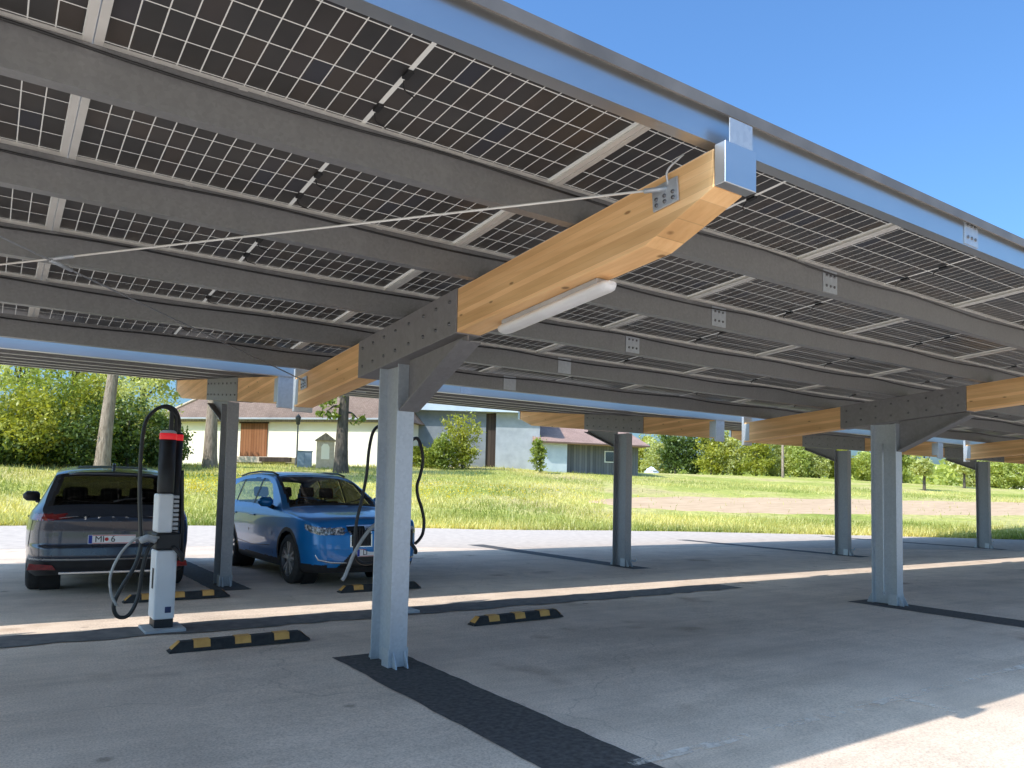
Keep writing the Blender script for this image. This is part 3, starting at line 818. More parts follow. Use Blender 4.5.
def build_car(root, S_, classify, mats, offs, drop):
    groups = {}
    for f, rg in zip(S_.fs, S_.reg):
        c = [0, 0, 0]; k = 0
        for i in f:
            q = S_.info[i]; c[0] += q[0]/4; c[1] += q[1]/4; c[2] += q[2]/4; k = max(k, q[3])
        name = classify(c[0], c[1], c[2], rg, k)
        if name: groups.setdefault(name, []).append(f)
    # vertex normals of the full skin, to set glass back and lenses proud
    vs = np.array(S_.vs); nm = np.zeros_like(vs)
    fa = np.array([f for f in S_.fs]); 
    n = np.cross(vs[fa[:, 2]]-vs[fa[:, 0]], vs[fa[:, 3]]-vs[fa[:, 1]])
    for k in range(4): np.add.at(nm, fa[:, k], n)
    nm /= (np.linalg.norm(nm, axis=1, keepdims=True)+1e-12)
    cen = np.array([0, S_.L*.5, .7]); sg = np.sign(np.sum(nm*(vs-cen), axis=1, keepdims=True)); 
    flip = np.sum(sg) < 0
    nm = np.where(sg == 0, nm, nm*sg)
    out = {}
    for name, fl in groups.items():
        used = {}; v2 = []; f2 = []
        o_ = offs.get(name.split('.')[0], 0)
        for f in fl:
            ff = []
            for i in f:
                if i not in used: used[i] = len(v2); v2.append(tuple(vs[i]+nm[i]*o_))
                ff.append(used[i])
            f2.append(tuple(ff[::-1]) if flip else tuple(ff))
        part = name.split('.')[0]
        out[name] = MB().add(v2, f2, True).build(part, mats[part], root)
    return out

def make_wheel(root, x, y, sgn, Rt, wd, sub_rim, five=True):
    R1 = Rt*.70
    h = wd/2
    prof = [(R1, -h), (R1+.03, -h-.004), (Rt-.05, -h-.004), (Rt-.012, -h+.02), (Rt, -h+.045), (Rt, h-.045), (Rt-.012, h-.02), (Rt-.05, h+.004), (R1+.03, h+.004), (R1, h)]
    ty = MB().lathe(prof, (0,0,0), 'x', 40).build('wheel', M['rubber'], root); ty.location = (x, y, Rt)
    rim = MB(); rim.lathe([(R1+.001, -h+.01), (R1-.012, -h*.2), (R1-.012, sgn*h*.55), (R1+.004, sgn*h*.92)], (0,0,0), 'x', 40)
    rim.lathe([(0, sgn*.0), (R1-.013, sgn*.0)], (0,0,0), 'x', 40)
    r = rim.build('rim', M['rim'], ty)
    sp = MB()
    for k in range(5):
        a = 2*math.pi*k/5+.3
        for d in (-.10, .10):
            ca, sa = math.cos(a+d), math.sin(a+d); cb, sb = math.cos(a+d*2.2), math.sin(a+d*2.2)
            wq = .016
            x0, x1 = sgn*h*.45, sgn*h*.86
            A = [( .05*ca-wq*-sa, .05*sa-wq*ca), (.05*ca+wq*-sa, .05*sa+wq*ca), ((R1-.005)*cb+wq*1.3*-sb, (R1-.005)*sb+wq*1.3*cb), ((R1-.005)*cb-wq*1.3*-sb, (R1-.005)*sb-wq*1.3*cb)]
            sp.prism(A, 'x', min(x0, x1), max(x0, x1))
    sp.lathe([(0, sgn*h*.9), (.055, sgn*h*.9), (.065, sgn*h*.8), (.065, sgn*h*.3)], (0,0,0), 'x', 20)
    sp.build('rim_spokes', sub_rim, ty)
    return ty

def seams(root, S_, lines, rad=.0045):
    for pts, sgn in lines:
        P = [S_.side(y, z, sgn, .0005) for (y, z) in pts]
        MB().tube(P, rad, 5).build('door_seam', M['black'], root)
def interior(root, W, ydash, rows, zf_, zd, driver, head=1.22):
    MB().box(-W*.84, W*.84, ydash-.35, rows[-1]+.5, zf_, zf_+.03).build('cabin_floor', M['seat'], root)
    d = MB(); d.prism([(ydash-.5, zd-.02), (ydash+.05, zd), (ydash+.16, zd-.10), (ydash+.10, zf_+.1), (ydash-.5, zf_+.1)], 'x', -W*.80, W*.80); d.build('dashboard', M['seat'], root, .02)
    for i, y in enumerate(rows):
        xs = (-.40, .40) if i == 0 else (-.44, 0, .44)
        for x in xs:
            hw = .25 if i == 0 else .215
            b = MB(); b.prism([(y-.50, .46), (y-.48, .62), (y, .58), (y+.03, .46)], 'x', x-hw, x+hw)
            b.prism([(y-.04, .52), (y+.10, .52), (y+.26, head-.02), (y+.17, head)], 'x', x-hw*.9, x+hw*.9)
            s_ = b.build('seat', M['seat'], root, .04)
            MB().prism([(y+.17, head+.05), (y+.27, head+.03), (y+.31, head+.20), (y+.23, head+.22)], 'x', x-.13, x+.13).build('headrest', M['seat'], s_, .035)
    pts = [(driver+.18*math.cos(a), ydash+.30-.06*math.sin(a), zd-.01+.17*math.sin(a)) for a in np.linspace(0, 2*math.pi, 25)]
    MB().tube(pts, .014, 6).build('steering_wheel', M['black'], root)
def plate(root, y, z, text, face, x=0):
    """face -1: faces the nose direction, +1: faces the tail"""
    p = MB().box(x-.26, x+.26, min(y, y+face*.012), max(y, y+face*.012), z-.055, z+.055).build('number_plate', M['plate_white'], root, .003)
    yy = y+face*.0125; a, b = sorted((yy, yy+face*.001)); e = face
    lo = -.255*1 if face > 0 else .255
    x0, x1 = (x+.216, x+.256) if face > 0 else (x-.256, x-.216)
    MB().box(x0, x1, a, b, z-.05, z+.05).build('country_band', M['plate_blue'], p)
    for zz in (z-.047, z+.047):
        MB().box(x-.256 if face > 0 else x-.212, x+.212 if face > 0 else x+.256, a, b, zz-.0035, zz+.0035).build('red_line', M['plate_red'], p)
    rot = (math.pi/2, 0, 0) if face < 0 else (math.pi/2, 0, math.pi)
    if face > 0: rot = (math.pi/2, 0, math.pi)
    return p, yy

# --- dark grey car, seen from behind
def grey_car():
    root = empty('parked_car', (0,0,0), 0, 'dark grey electric car seen from behind, parked by the white charging post', 'car')
    Lc = 4.65
    sil = [(0,.66),(.03,.78),(.16,.90),(.6,.99),(1.1,1.07),(1.38,1.13),(1.75,1.33),(2.15,1.52),(2.6,1.605),(3.2,1.62),(3.8,1.585),(4.18,1.525),(4.27,1.48),(4.40,1.30),(4.53,1.12),(4.60,1.06),(4.65,.98)]
    P = [(.15,.90),(.28,.955),(.45,.985),(.62,1.0),(.80,1.0),(.93,.985),(1.02,.95),(1.12,.875),(1.3,.785),(1.45,.71),(1.56,.655),(1.65,.62)]
    S_ = Shell(sil, Lc, .94, P, [(0,.24),(.5,.2),(4.2,.22),(4.65,.27)], (.70,.75), (.68,.85), [(0,.10),(1.0,.09),(1.5,.07),(2.3,.085),(3.8,.085),(4.2,.06),(4.5,.06),(4.65,.06)],
               [(.2,.02),(.5,-.02),(.9,.05)], [(.25,-.10),(.36,-.02),(.50,.03),(.60,.02),(.64,-.015),(.80,-.02),(.92,.005),(.98,-.01),(1.05,-.02)], (.08,.07))
    fy, ry, rw = .90, 3.665, .365
    win = [(1.70,1.10),(2.25,1.44),(2.6,1.505),(3.3,1.505),(3.85,1.45),(4.12,1.32),(4.02,1.17),(3.2,1.13)]
    def cl(x, y, z, rg, k):
        ax = abs(x)
        if rg == 'rear':
            if z < .44: 
                return 'lower_bumper'
            if .455 < z < .475: return 'trim_strip'
            if .93 < z < 1.02+.0 and ax > .33:
                lo = .93 + max(0, (.62-ax))*.16
                if z > lo:
                    if .945+max(0,(.62-ax))*.10 < z < 1.0 and .36 < ax < .76: return 'reverse_lens.%d' % (x > 0)
                    return 'tail_light.%d' % (x > 0)
            return 'body'
        if rg == 'front':
            if z < .42: return 'lower_bumper'
            if .58 < z < .78 and ax < .45: return 'lower_bumper'
            return 'body'
        for wy in (fy, ry):
            d = math.hypot(y-wy, z-rw)
            if ax > .55 and d < .395: return None
            if ax > .62 and d < .44: return 'arch_trim.%d%d' % (x > 0, wy > 2)
        if k <= 1 and z < .34: return 'lower_bumper'
        if y > 4.2 and z < .44 : return 'lower_bumper'
        if y > 4.36 and .455 < z < .475: return 'trim_strip'
        if y > 4.40 and k <= 2 and .925 < z < 1.02 and ax > .5 and z < 1.005: return 'tail_light.%d' % (x > 0)
        if k == 2 and 4.285 < y < 4.53 and ax < .54+.12*(y-4.28)/.25: return 'rear_window'
        if k == 2 and 4.24 < y < 4.53 and ax < .585+.12*(y-4.28)/.25: return 'black_surround'
        if k == 2 and 1.45 < y < 2.28 and ax < .70-.10*(y-1.45)/.8: return 'windscreen'
        if k <= 2 and z < 1.53 and inpoly(y, z, win):
            if 2.62 < y < 2.70 or 3.45 < y < 3.53: return 'window_pillar.%d%d' % (x > 0, y > 3)
            return 'side_window.%d%d' % (x > 0, 0 if y < 2.66 else (1 if y < 3.5 else 2))
        if k == 2 and 2.45 < y < 3.9 and ax < .42: return 'glass_roof'
        return 'body'
    mats = dict(body=M['grey_paint'], lower_bumper=M['black'], trim_strip=M['chrome'], tail_light=M['redlens'], reverse_lens=M['clearlens'], arch_trim=M['black'],
        rear_window=M['glass_dark'], black_surround=M['black'], windscreen=M['glass'], window_pillar=M['black'], side_window=M['glass_dark'], glass_roof=M['black'])
    build_car(root, S_, cl, mats, {'tail_light': .004, 'reverse_lens': .006, 'rear_window': -.003, 'trim_strip': .004, 'lower_bumper': -.004}, None)
    for (x, y) in ((-1,fy),(1,fy),(-1,ry),(1,ry)):
        make_wheel(root, x*.80, y, x, rw, .235, M['rimface'])
        MB().lathe([(.40,-.12),(.40,.10)], (x*.66, y, rw), 'x', 28).build('wheel_well', M['black'], root)
    interior(root, .94, 1.55, [2.35, 3.25], .35, 1.02, -.40, 1.10)
    # tailgate details on the rear face
    yb = Lc+.07
    pl, yy = plate(root, yb-.022, .70, '', 1, 0)
    # seen from behind, text reads from -x to +x: rotate half a turn about z handled by facing
    def rtext(t, size, x, z, nm, mat, par, y):
        return text_mesh(t, size, nm, mat, par, (x, y, z), (math.pi/2, 0, math.pi))
    # the rear faces +y, so left as seen is +x in local axes once the car is turned round
    for ch in list(pl.children): pass
    rtext('MI', .105, .135, .70, 'plate_text', M['ink'], pl, yy+.001)
    rtext('6', .105, -.01, .70, 'plate_text', M['ink'], pl, yy+.001)
    MB().lathe([(0,yy-.70*0),(.022,yy)], (.06, 0, .70), 'y', 12).build('plate_seal', M['plate_red'], pl)
    for t, x in zip('SKODA', (.30, .15, 0, -.15, -.30)):
        rtext(t, .052, x, .955, 'badge_letter', M['chrome'], root, yb-.008)
    for sx in (-1, 1):
        # reflectors in the lower bumper
        MB().prism([(sx*.58,.335),(sx*.88,.345),(sx*.86,.42),(sx*.62,.395)], 'y', Lc-.005, Lc+.012).build('reflector', M['redlens'], root, .004)
        # mirrors
        mpos = S_.side(1.72, 1.06, sx)
        m = MB(); m.tube([mpos+Vector((-sx*.04,0,-.01)), mpos+Vector((sx*.08,.0,.03))], [.035,.03], 8); mm = m.build('mirror', M['black'], root)
        s_ = MB(); s_.tube([mpos+Vector((sx*.03,.0,.09)), mpos+Vector((sx*.06,.0,.09)), mpos+Vector((sx*.20,.02,.095)), mpos+Vector((sx*.245,.03,.09))], [.045,.075,.075,.03], 12); s_.build('mirror_shell', M['black'], mm)
        for y in (2.55, 3.50):
            q = S_.side(y, .93, sx, .008); MB().box(q.x-.012, q.x+.012, q.y-.11, q.y+.11, q.z-.014, q.z+.014).build('door_handle', M['grey_paint'], root, .008)
    lines = []
    for sg in (-1, 1):
        lines += [([(1.62,.38),(1.60,.7),(1.66,1.05)], sg), ([(2.66,.36),(2.66,.7),(2.66,1.1)], sg), ([(3.50,.72),(3.42,.9),(3.49,1.12)], sg), ([(4.35,.60),(4.40,.75),(4.44,.92)], sg)]
    seams(root, S_, lines)
    # tailgate shut line, spoiler, wiper and aerial
    MB().tube([(-.72,Lc+.050,.615),(-.4,Lc+.064,.61),(0,Lc+.068,.608),(.4,Lc+.064,.61),(.72,Lc+.050,.615)], .006, 5).build('tailgate_seam', M['black'], root)
    MB().tube([(-.50,4.27,1.485),(-.40,4.30,1.497),(0,4.33,1.508),(.40,4.30,1.497),(.50,4.27,1.485)], [.012,.02,.024,.02,.012], 8).build('spoiler', M['grey_paint'], root)
    MB().tube([(0,4.52,1.155),(-.15,4.50,1.19),(-.36,4.485,1.20)], .012, 6).build('rear_wiper', M['black'], root)
    MB().prism([(3.86,1.57),(4.05,1.555),(4.07,1.545),(4.06,1.63),(4.00,1.645)], 'x', -.018, .018).build('roof_aerial', M['grey_paint'], root, .012)
    MB().box(-.55, .55, 4.55, 4.66, .28, .31).build('diffuser_lip', M['chrome'], root, .006)
    return root

# --- blue car, seen from its front right
def blue_car():
    root = empty('parked_car', (0,0,0), 0, 'blue compact SUV facing the viewer, plugged in behind the nearest column', 'car')
    Lc = 4.5
    sil = [(0,.80),(.015,.90),(.10,.975),(.5,1.035),(1.0,1.09),(1.22,1.125),(1.55,1.32),(1.95,1.525),(2.3,1.61),(2.9,1.64),(3.5,1.62),(4.0,1.555),(4.17,1.51),(4.28,1.36),(4.40,1.12),(4.46,1.04),(4.5,.95)]
    P = [(.15,.90),(.3,.95),(.45,.98),(.62,1.0),(.80,1.0),(.95,.985),(1.04,.955),(1.12,.915),(1.3,.84),(1.45,.775),(1.56,.715),(1.66,.68)]
    S_ = Shell(sil, Lc, .922, P, [(0,.22),(.5,.2),(4.1,.22),(4.5,.30)], (.74,.62), (.78,.5), [(0,.08),(.6,.10),(1.0,.10),(1.4,.07),(2.3,.09),(3.8,.09),(4.2,.06),(4.5,.06)],
               [(.2,.06),(.34,.0),(.55,-.015),(.80,.0),(.95,.05)], [(.25,-.06),(.5,.02),(.95,-.01)], (.12,.06))
    fy, ry, rw = .865, 3.557, .36
    win = [(1.62,1.085),(2.05,1.42),(2.35,1.505),(2.9,1.525),(3.5,1.50),(3.95,1.38),(4.12,1.24),(4.05,1.18),(3.3,1.12)]
    def cl(x, y, z, rg, k):
        ax = abs(x)
        if rg == 'front':
            if .03 < ax < .36 and .58 < z < .87 and (ax-.03) > (.87-z)*.0 : 
                if ax > .345 or ax < .045 or z > .858 or z < .592: return 'grille_frame.%d' % (x > 0)
                return 'grille.%d' % (x > 0)
            if z < .30: return 'lower_bumper'
            if z < .50 and ax < .34+(.50-z)*.9: return 'lower_intake'
            if .745 < z < .845 and ax > .37+(.845-z)*.8: return 'headlight.%d' % (x > 0)
            return 'body'
        if rg == 'rear':
            if z < .46: return 'lower_bumper'
            if .82 < z < .94 and ax > .42: return 'tail_light.%d' % (x > 0)
            return 'body'
        for wy in (fy, ry):
            d = math.hypot(y-wy, z-rw)
            if ax > .5 and d < .40: return None
            if ax > .6 and d < .455: return 'arch_trim.%d%d' % (x > 0, wy > 2)
        if k <= 1 and z < .335: return 'lower_bumper'
        if y < .05 and .03 < ax < .36 and z < .87: return ('grille_frame.%d' if (ax > .345 or ax < .045 or z > .858) else 'grille.%d') % (x > 0)
        if y < .30 and k <= 2 and ax > .37+max(0, .845-z)*.8:
            lo = .745+.06*y/.3; hi = .845+.05*y/.3
            if y < .28 and lo+.16*max(0,y-.12) < z < hi: return 'headlight.%d' % (x > 0)
        if k == 2 and 1.27 < y < 2.10 and ax < .715-.11*(y-1.27)/.83: return 'windscreen'
        if k == 2 and 1.20 < y < 2.14 and ax < .75-.10*(y-1.27)/.83: return 'black_surround'
        if k == 2 and 4.22 < y < 4.40 and ax < .66: return 'rear_window'
        if k <= 2 and z < 1.545 and inpoly(y, z, win):
            if 2.52 < y < 2.60 or 3.42 < y < 3.49: return 'window_pillar.%d%d' % (x > 0, y > 3)
            return 'side_window.%d%d' % (x > 0, 0 if y < 2.56 else (1 if y < 3.45 else 2))
        if y > 4.25 and .84 < z < .96 and ax > .5: return 'tail_light.%d' % (x > 0)
        return 'body'
    mats = dict(body=M['blue_paint'], grille=M['black'], grille_frame=M['chrome'], lower_bumper=M['black'], lower_intake=M['black'], side_intake=M['black'], headlight=M['headlens'], tail_light=M['redlens'],
        arch_trim=M['black'], windscreen=M['glass'], black_surround=M['black'], rear_window=M['glass'], window_pillar=M['black'], side_window=M['glass'])
    build_car(root, S_, cl, mats, {'headlight': .003, 'grille': -.02, 'grille_frame': .008, 'lower_intake': -.012, 'windscreen': -.003, 'side_window': -.003}, None)
    for (x, y) in ((-1,fy),(1,fy),(-1,ry),(1,ry)):
        make_wheel(root, x*.785, y, x, rw, .235, M['rimface'])
        MB().lathe([(.405,-.12),(.405,.10)], (x*.65, y, rw), 'x', 28).build('wheel_well', M['black'], root)
    interior(root, .92, 1.42, [2.20, 3.12], .34, 1.05, -.38, 1.16)
    yf = -.12
    pl, yy = plate(root, yf+.0, .50, '', -1, 0)
    text_mesh('LI', .105, 'plate_text', M['ink'], pl, (-.13, yy-.001, .50), (math.pi/2, 0, 0))
    for i, x in enumerate((-.30,-.26,-.22,-.18,-.14,-.10,.10,.14,.18,.22,.26,.30)):
        MB().box(x-.006, x+.006, yf-.0, yf+.03, .61, .84).build('grille_bar', M['black'], root)
    for sx in (-1, 1):
        # bright L-shaped trim of the bumper corner
        pts = [(sx*.80,.10,.565),(sx*.795,.075,.46),(sx*.77,.045,.405),(sx*.62,-.055,.375),(sx*.40,-.10,.365)]
        MB().tube(pts, .016, 8).build('bumper_trim', M['chrome'], root)
        MB().tube([(sx*.775,.10,.56),(sx*.765,.075,.47),(sx*.735,.045,.42)], [.02,.032,.02], 8).build('side_intake', M['black'], root)
        # day-light bars inside the headlight
        for q in (0, 1):
            c0 = sx*(.50+.16*q)
            zz = .80+.012*q
            MB().tube([(c0-.05, -.085+.075*q+.0, zz+.022), (c0+.055*sx, -.06+.085*q, zz+.026), (c0+.06*sx, -.058+.09*q, zz-.030)], .010, 6).build('headlight_led', M['led'], root)
        mpos = S_.side(1.62, 1.07, sx)
        m = MB(); m.tube([mpos+Vector((-sx*.04,0,-.01)), mpos+Vector((sx*.08,.0,.03))], [.035,.03], 8); mm = m.build('mirror', M['black'], root)
        s_ = MB(); s_.tube([mpos+Vector((sx*.03,.0,.085)), mpos+Vector((sx*.06,-.01,.085)), mpos+Vector((sx*.19,.01,.09)), mpos+Vector((sx*.235,.03,.085))], [.045,.078,.075,.03], 12); s_.build('mirror_shell', M['blue_paint'], mm)
        for y in (2.42, 3.36):
            q = S_.side(y, .93, sx, .008); MB().box(q.x-.012, q.x+.012, q.y-.11, q.y+.11, q.z-.014, q.z+.014).build('door_handle', M['blue_paint'], root, .008)
        MB().tube([(sx*.60, y, z+.012) for (y, z) in ((2.15,1.56),(2.4,1.605),(3.0,1.62),(3.6,1.59),(3.95,1.545))], .016, 6).build('roof_rail', M['black'], root)
    lines = []
    for sg in (-1, 1):
        lines += [([(1.50,.38),(1.48,.7),(1.56,1.06)], sg), ([(2.55,.36),(2.55,.7),(2.55,1.1)], sg), ([(3.42,.74),(3.34,.9),(3.44,1.12)], sg), ([(1.6,.50),(2.4,.46),(3.2,.50)], sg)]
    seams(root, S_, lines)
    for x in (-.33, .25):
        MB().tube([(x,1.25,1.155),(x+.25,1.33,1.21),(x+.48,1.36,1.235)], .009, 5).build('wiper', M['black'], root)
    return root
gc = grey_car()
# nose points away from the viewer (local y runs nose to tail)
gc.rotation_euler = (0, 0, math.pi - R_(5.0)); 
a = R_(5.0); tail = Vector((1.31, 10.55, 0)); 
gc.location = tail + Vector((math.sin(a), math.cos(a), 0))*4.70; gc.location.z = g(1.5)
bc = blue_car(); bc.scale = (.955, 1, 1); bc.location = (4.54, 10.14, g(4.7)); bc.rotation_euler = (0, 0, R_(2.6))
# ------------------------------------------------------------------ vegetation
def leaves(blobs, n, size, seed, mat, name, parent, clumps=70, spread=.16, flat=.0):
    """crown of separate leaf-sized faces gathered in clumps through the volume of the blobs"""
    rs = np.random.RandomState(seed); B = np.array(blobs, float)
    vol = (B[:, 3]*B[:, 4]*B[:, 5])**(2/3); wt = vol/vol.sum()
    def sample(k):
        b = B[rs.choice(len(B), k, p=wt)]
        d = rs.normal(size=(k, 3)); d /= np.linalg.norm(d, axis=1, keepdims=True)
        r = .45+.55*rs.rand(k, 1)**.45
        return b[:, :3]+d*b[:, 3:6]*r, b[:, 3:6].mean(axis=1)
    cc, cr = sample(clumps); ct = rs.rand(clumps)
    k = rs.randint(0, clumps, n)
    p = cc[k]+rs.normal(size=(n, 3))*(cr[k, None]*spread)*np.array([1.15, 1.15, .8])
    nr = int(n*.25); p[:nr], _ = sample(nr)
    tone = np.clip(.55*ct[k]+.25*rs.rand(n)+.2*(p[:, 2]-B[:, 2].min())/(np.ptp(B[:, 2])+B[:, 5].max()), 0, 1)
    u = rs.normal(size=(n, 3)); u /= np.linalg.norm(u, axis=1, keepdims=True)
    v = np.cross(u, rs.normal(size=(n, 3))); v /= np.linalg.norm(v, axis=1, keepdims=True)
    s = size*(.6+.8*rs.rand(n, 1))
    V = np.stack([p-u*s, p+v*s*.5, p+u*s, p-v*s*.5], 1).reshape(-1, 3)
    me = bpy.data.meshes.new(name); me.vertices.add(4*n); me.vertices.foreach_set('co', V.ravel())
    me.loops.add(4*n); me.loops.foreach_set('vertex_index', np.arange(4*n))
    me.polygons.add(n); me.polygons.foreach_set('loop_start', np.arange(0, 4*n, 4)); me.polygons.foreach_set('loop_total', np.full(n, 4))
    at_ = me.attributes.new('tone', 'FLOAT', 'FACE'); at_.data.foreach_set('value', tone.astype(np.float32))
    me.update(calc_edges=True); me.materials.append(mat)
    o = bpy.data.objects.new(name, me); col.objects.link(o); o.parent = parent; return o
def trunk(root, pts, r0, r1, mat, limbs=(), seed=0):
    sp_ = spline(pts, 6); n = len(sp_)
    rad = [(r0+(r1-r0)*i/(n-1))*(1+.22*max(0, 1-i/2)) for i in range(n)]
    t = MB().tube(sp_, rad, 12)
    for l, a, b in limbs:
        s2 = spline(l, 5); m = len(s2); t.tube(s2, [a+(b-a)*i/(m-1) for i in range(m)], 7)
    return t.build('trunk', mat, root)
def bush(px, d, w, h, label, mat='leaf', n=3500, size=.13, seed=1, group=None, cat='bush', name='bush', lobes=5, stem=True):
    x, y, z = at(px, d); root = empty(name, (x, y, z-.05), 0, label, cat, group); rs = random.Random(seed)
    bl = []
    for k in range(lobes):
        a = rs.uniform(0, 6.28); q = rs.uniform(0, .42)*w
        hh = h*rs.uniform(.55, 1); bl.append((math.cos(a)*q, math.sin(a)*q, hh*.52, w*rs.uniform(.28, .42), w*rs.uniform(.28, .42), hh*.5))
    leaves(bl, n, size, seed, M[mat], 'crown', root, clumps=max(30, n//50))
    if stem:
        trunk(root, [(0,0,-.2),(.05,.03,h*.35),(.0,.1,h*.7)], .05*h/3+.03, .02, M['bark_dark'],
              [([(.03,.02,h*.2),(w*.15,.1,h*.5),(w*.25,.1,h*.8)], .03, .01), ([(.03,.02,h*.25),(-w*.15,-.1,h*.5),(-w*.22,.1,h*.75)], .03, .01)])
    return root
def tree(px, d, h, cw, label, mat='leaf', n=7000, size=.16, seed=1, tr=.25, bark='bark', base=.35, group=None, lean=(0,0), extra=(), name='leafy_tree', lobes=9, top=1.0):
    x, y, z = at(px, d); root = empty(name, (x, y, z-.05), 0, label, 'tree', group); rs = random.Random(seed)
    lx, ly = lean; bl = []
    for k in range(lobes):
        a = rs.uniform(0, 6.28); q = rs.uniform(.1, .75)*cw; zz = h*rs.uniform(base+.12, .9)
        bl.append((lx+math.cos(a)*q, ly+math.sin(a)*q, zz, cw*rs.uniform(.35, .55), cw*rs.uniform(.35, .55), h*rs.uniform(.09, .16)))
    bl += list(extra)
    limbs = []
    for b in bl[:6]:
        z0 = h*base*rs.uniform(.8, 1.3); limbs.append(([(lx*z0/h, ly*z0/h, z0), (lx*.7+b[0]*.5, ly*.7+b[1]*.5, (z0+b[2])/2+.1*h*.2), (b[0], b[1], b[2])], tr*.42, tr*.08))
    for b in extra:
        limbs.append(([(lx*.3, ly*.3, b[2]+.2), (b[0]*.5, b[1]*.5, b[2]+.35), (b[0], b[1], b[2])], tr*.2, tr*.06))
    leaves(bl, n, size, seed, M[mat], 'crown', root, clumps=max(40, n//55))
    trunk(root, [(0,0,-.3),(lx*.2,ly*.2,h*.2),(lx*.5+.1,ly*.5,h*.5),(lx,ly,h*.85)], tr, tr*.25, M[bark], limbs)
    return root
# thicket at the left, behind the grey car
gname = 'bushes of the thicket at the left'
thick = [(-30,44,4.5,5.2,'leaf','tall mid green bush at the left edge of the thicket'),
 (15,43,4.2,4.6,'leaf_yellow','rounded yellow green bush above the grass at far left'),
 (48,44.5,4.4,5.6,'leaf','tallest mid green bush of the thicket, second from the left edge'),
 (70,42.5,3.2,3.0,'leaf_dark','low dark bush at the foot of the thicket, left of pale trunk'),
 (84,45,3.6,4.9,'leaf_yellow','yellow green bush just left of the pale trunk'),
 (128,44,3.6,4.0,'leaf_dark','dark bush right of the pale trunk, behind the charging post'),
 (128,47,4.0,5.5,'leaf_pale','airy pale green bush above the dark one by the charging post'),
 (158,45,2.4,3.0,'leaf_dark','small dark bush at the left corner of the farmhouse'),
 (10,41.8,2.6,1.8,'leaf_dark','low dark shrub at the left edge of the grass')]
for i, (px, d, w, h, mt_, lab) in enumerate(thick):
    bush(px, d, w, h, lab, mt_, 9500 if h > 4 else 6000, .095, 20+i, gname)
tree(103, 40.5, 15, 3.6, 'tall tree with a pale bare trunk behind the grey car', 'leaf', 7000, .16, 3, .37, 'bark', .50, lean=(.8,.3))
tree(20, 52, 11.5, 3.6, 'thin leafy tree rising over the thicket at far left', 'leaf_pale', 5500, .14, 5, .2, 'bark_dark', .35, 'trees over the thicket')
tree(70, 55, 12.5, 3.8, 'leafy tree over the thicket, left of the pale trunk', 'leaf', 5500, .14, 6, .22, 'bark_dark', .35, 'trees over the thicket')
tree(140, 53, 11, 3.4, 'pale leafy tree over the thicket, above the charging post', 'leaf_pale', 5500, .14, 7, .2, 'bark_dark', .35, 'trees over the thicket')
tree(211, 47, 14, 3.6, 'thick grey trunked tree in front of the farmhouse, left of its brown door', 'leaf', 6000, .16, 8, .43, 'bark', .55)
tree(342, 47, 12, 3.4, 'dark trunked tree beside the small stone shrine', 'leaf', 6500, .14, 9, .47, 'bark_dark', .50,
     extra=[(-1.0,.0,3.75,.75,.6,.5),(.9,-.2,3.4,.6,.5,.42),(-.6,.3,4.5,1.0,.8,.6)])

# ------------------------------------------------------------------ buildings
def wall_frame(px0, px1, d0_, d1_):
    a = at(px0, d0_); b = at(px1, d1_); A = Vector((a[0], a[1], 0)); B = Vector((b[0], b[1], 0))
    L_ = (B-A).length; return A, math.atan2((B-A).y, (B-A).x), L_, min(a[2], b[2])
# farmhouse: x along its wall, y away from the viewer, z from its foot
A, rz, Lh, zg = wall_frame(166, 394, 64, 55)
zg = zat(300, 467, 58.6)
fh = empty('farmhouse', (A.x, A.y, zg), rz, 'long cream farmhouse with a red brown roof and brown barn door', 'building')
Hh = zat(300, 419, 58.6)-zg; Wd = 6
MB().box(0, Lh, 0, Wd, -1.2, Hh).build('wall', M['render_wall'], fh)
e = .5; rd = 3.0; zr_ = Hh
rf = MB(); rf.add([(-e,-e,zr_-.05),(Lh+e,-e,zr_-.05),(Lh+e,Wd+e,zr_-.05),(-e,Wd+e,zr_-.05),(3.4,Wd/2,zr_+rd),(Lh-2,Wd/2,zr_+rd)],
   [(0,1,5,4),(1,2,5),(2,3,4,5),(3,0,4),(3,2,1,0)])
rfo = rf.build('roof', M['tiles'], fh)
MB().tube([(-e,-e,zr_+.0),(3.4,Wd/2,zr_+rd+.06)], .11, 8).build('hip_ridge', M['stone'], rfo)
MB().tube([(3.4,Wd/2,zr_+rd+.05),(Lh-2,Wd/2,zr_+rd+.05)], .1, 8).build('hip_ridge', M['stone'], rfo)
MB().box(-e, Lh+e, -e-.14, -e-.02, zr_-.16, zr_-.02).build('gutter', M['concrete'], fh, .03)
MB().box(-e+.1, Lh+e-.1, -e+.02, -.004, zr_-.3, zr_-.12).build('eave', M['bark'], fh)
def wx(px): # distance along the wall of a photo column
    b = R_(bearing(px)); dr = Vector((math.sin(b), math.cos(b), 0)); t = Vector((math.cos(rz), math.sin(rz), 0)); n_ = Vector((-t.y, t.x, 0))
    q = A.dot(n_)/dr.dot(n_); return (dr*q-A).dot(t)
x0, x1 = wx(241), wx(267.5)
dz1 = zat(254, 423, 60.4)-zg; dz0 = zat(254, 457, 60.4)-zg
dm = MB().box(x0, x1, -.09, -.005, dz0, dz1).build('barn_door', M['brown_boards'], fh)
MB().box(x0-.12, x1+.12, -.14, -.092, dz1-.1, dz1+.08).build('door_rail', M['dark_boards'], dm)
MB().box(x0-.3, x1+2.4, -1.6, -.01, dz0-.5, dz0-.06).build('loading_ramp', M['stone'], fh, .03)
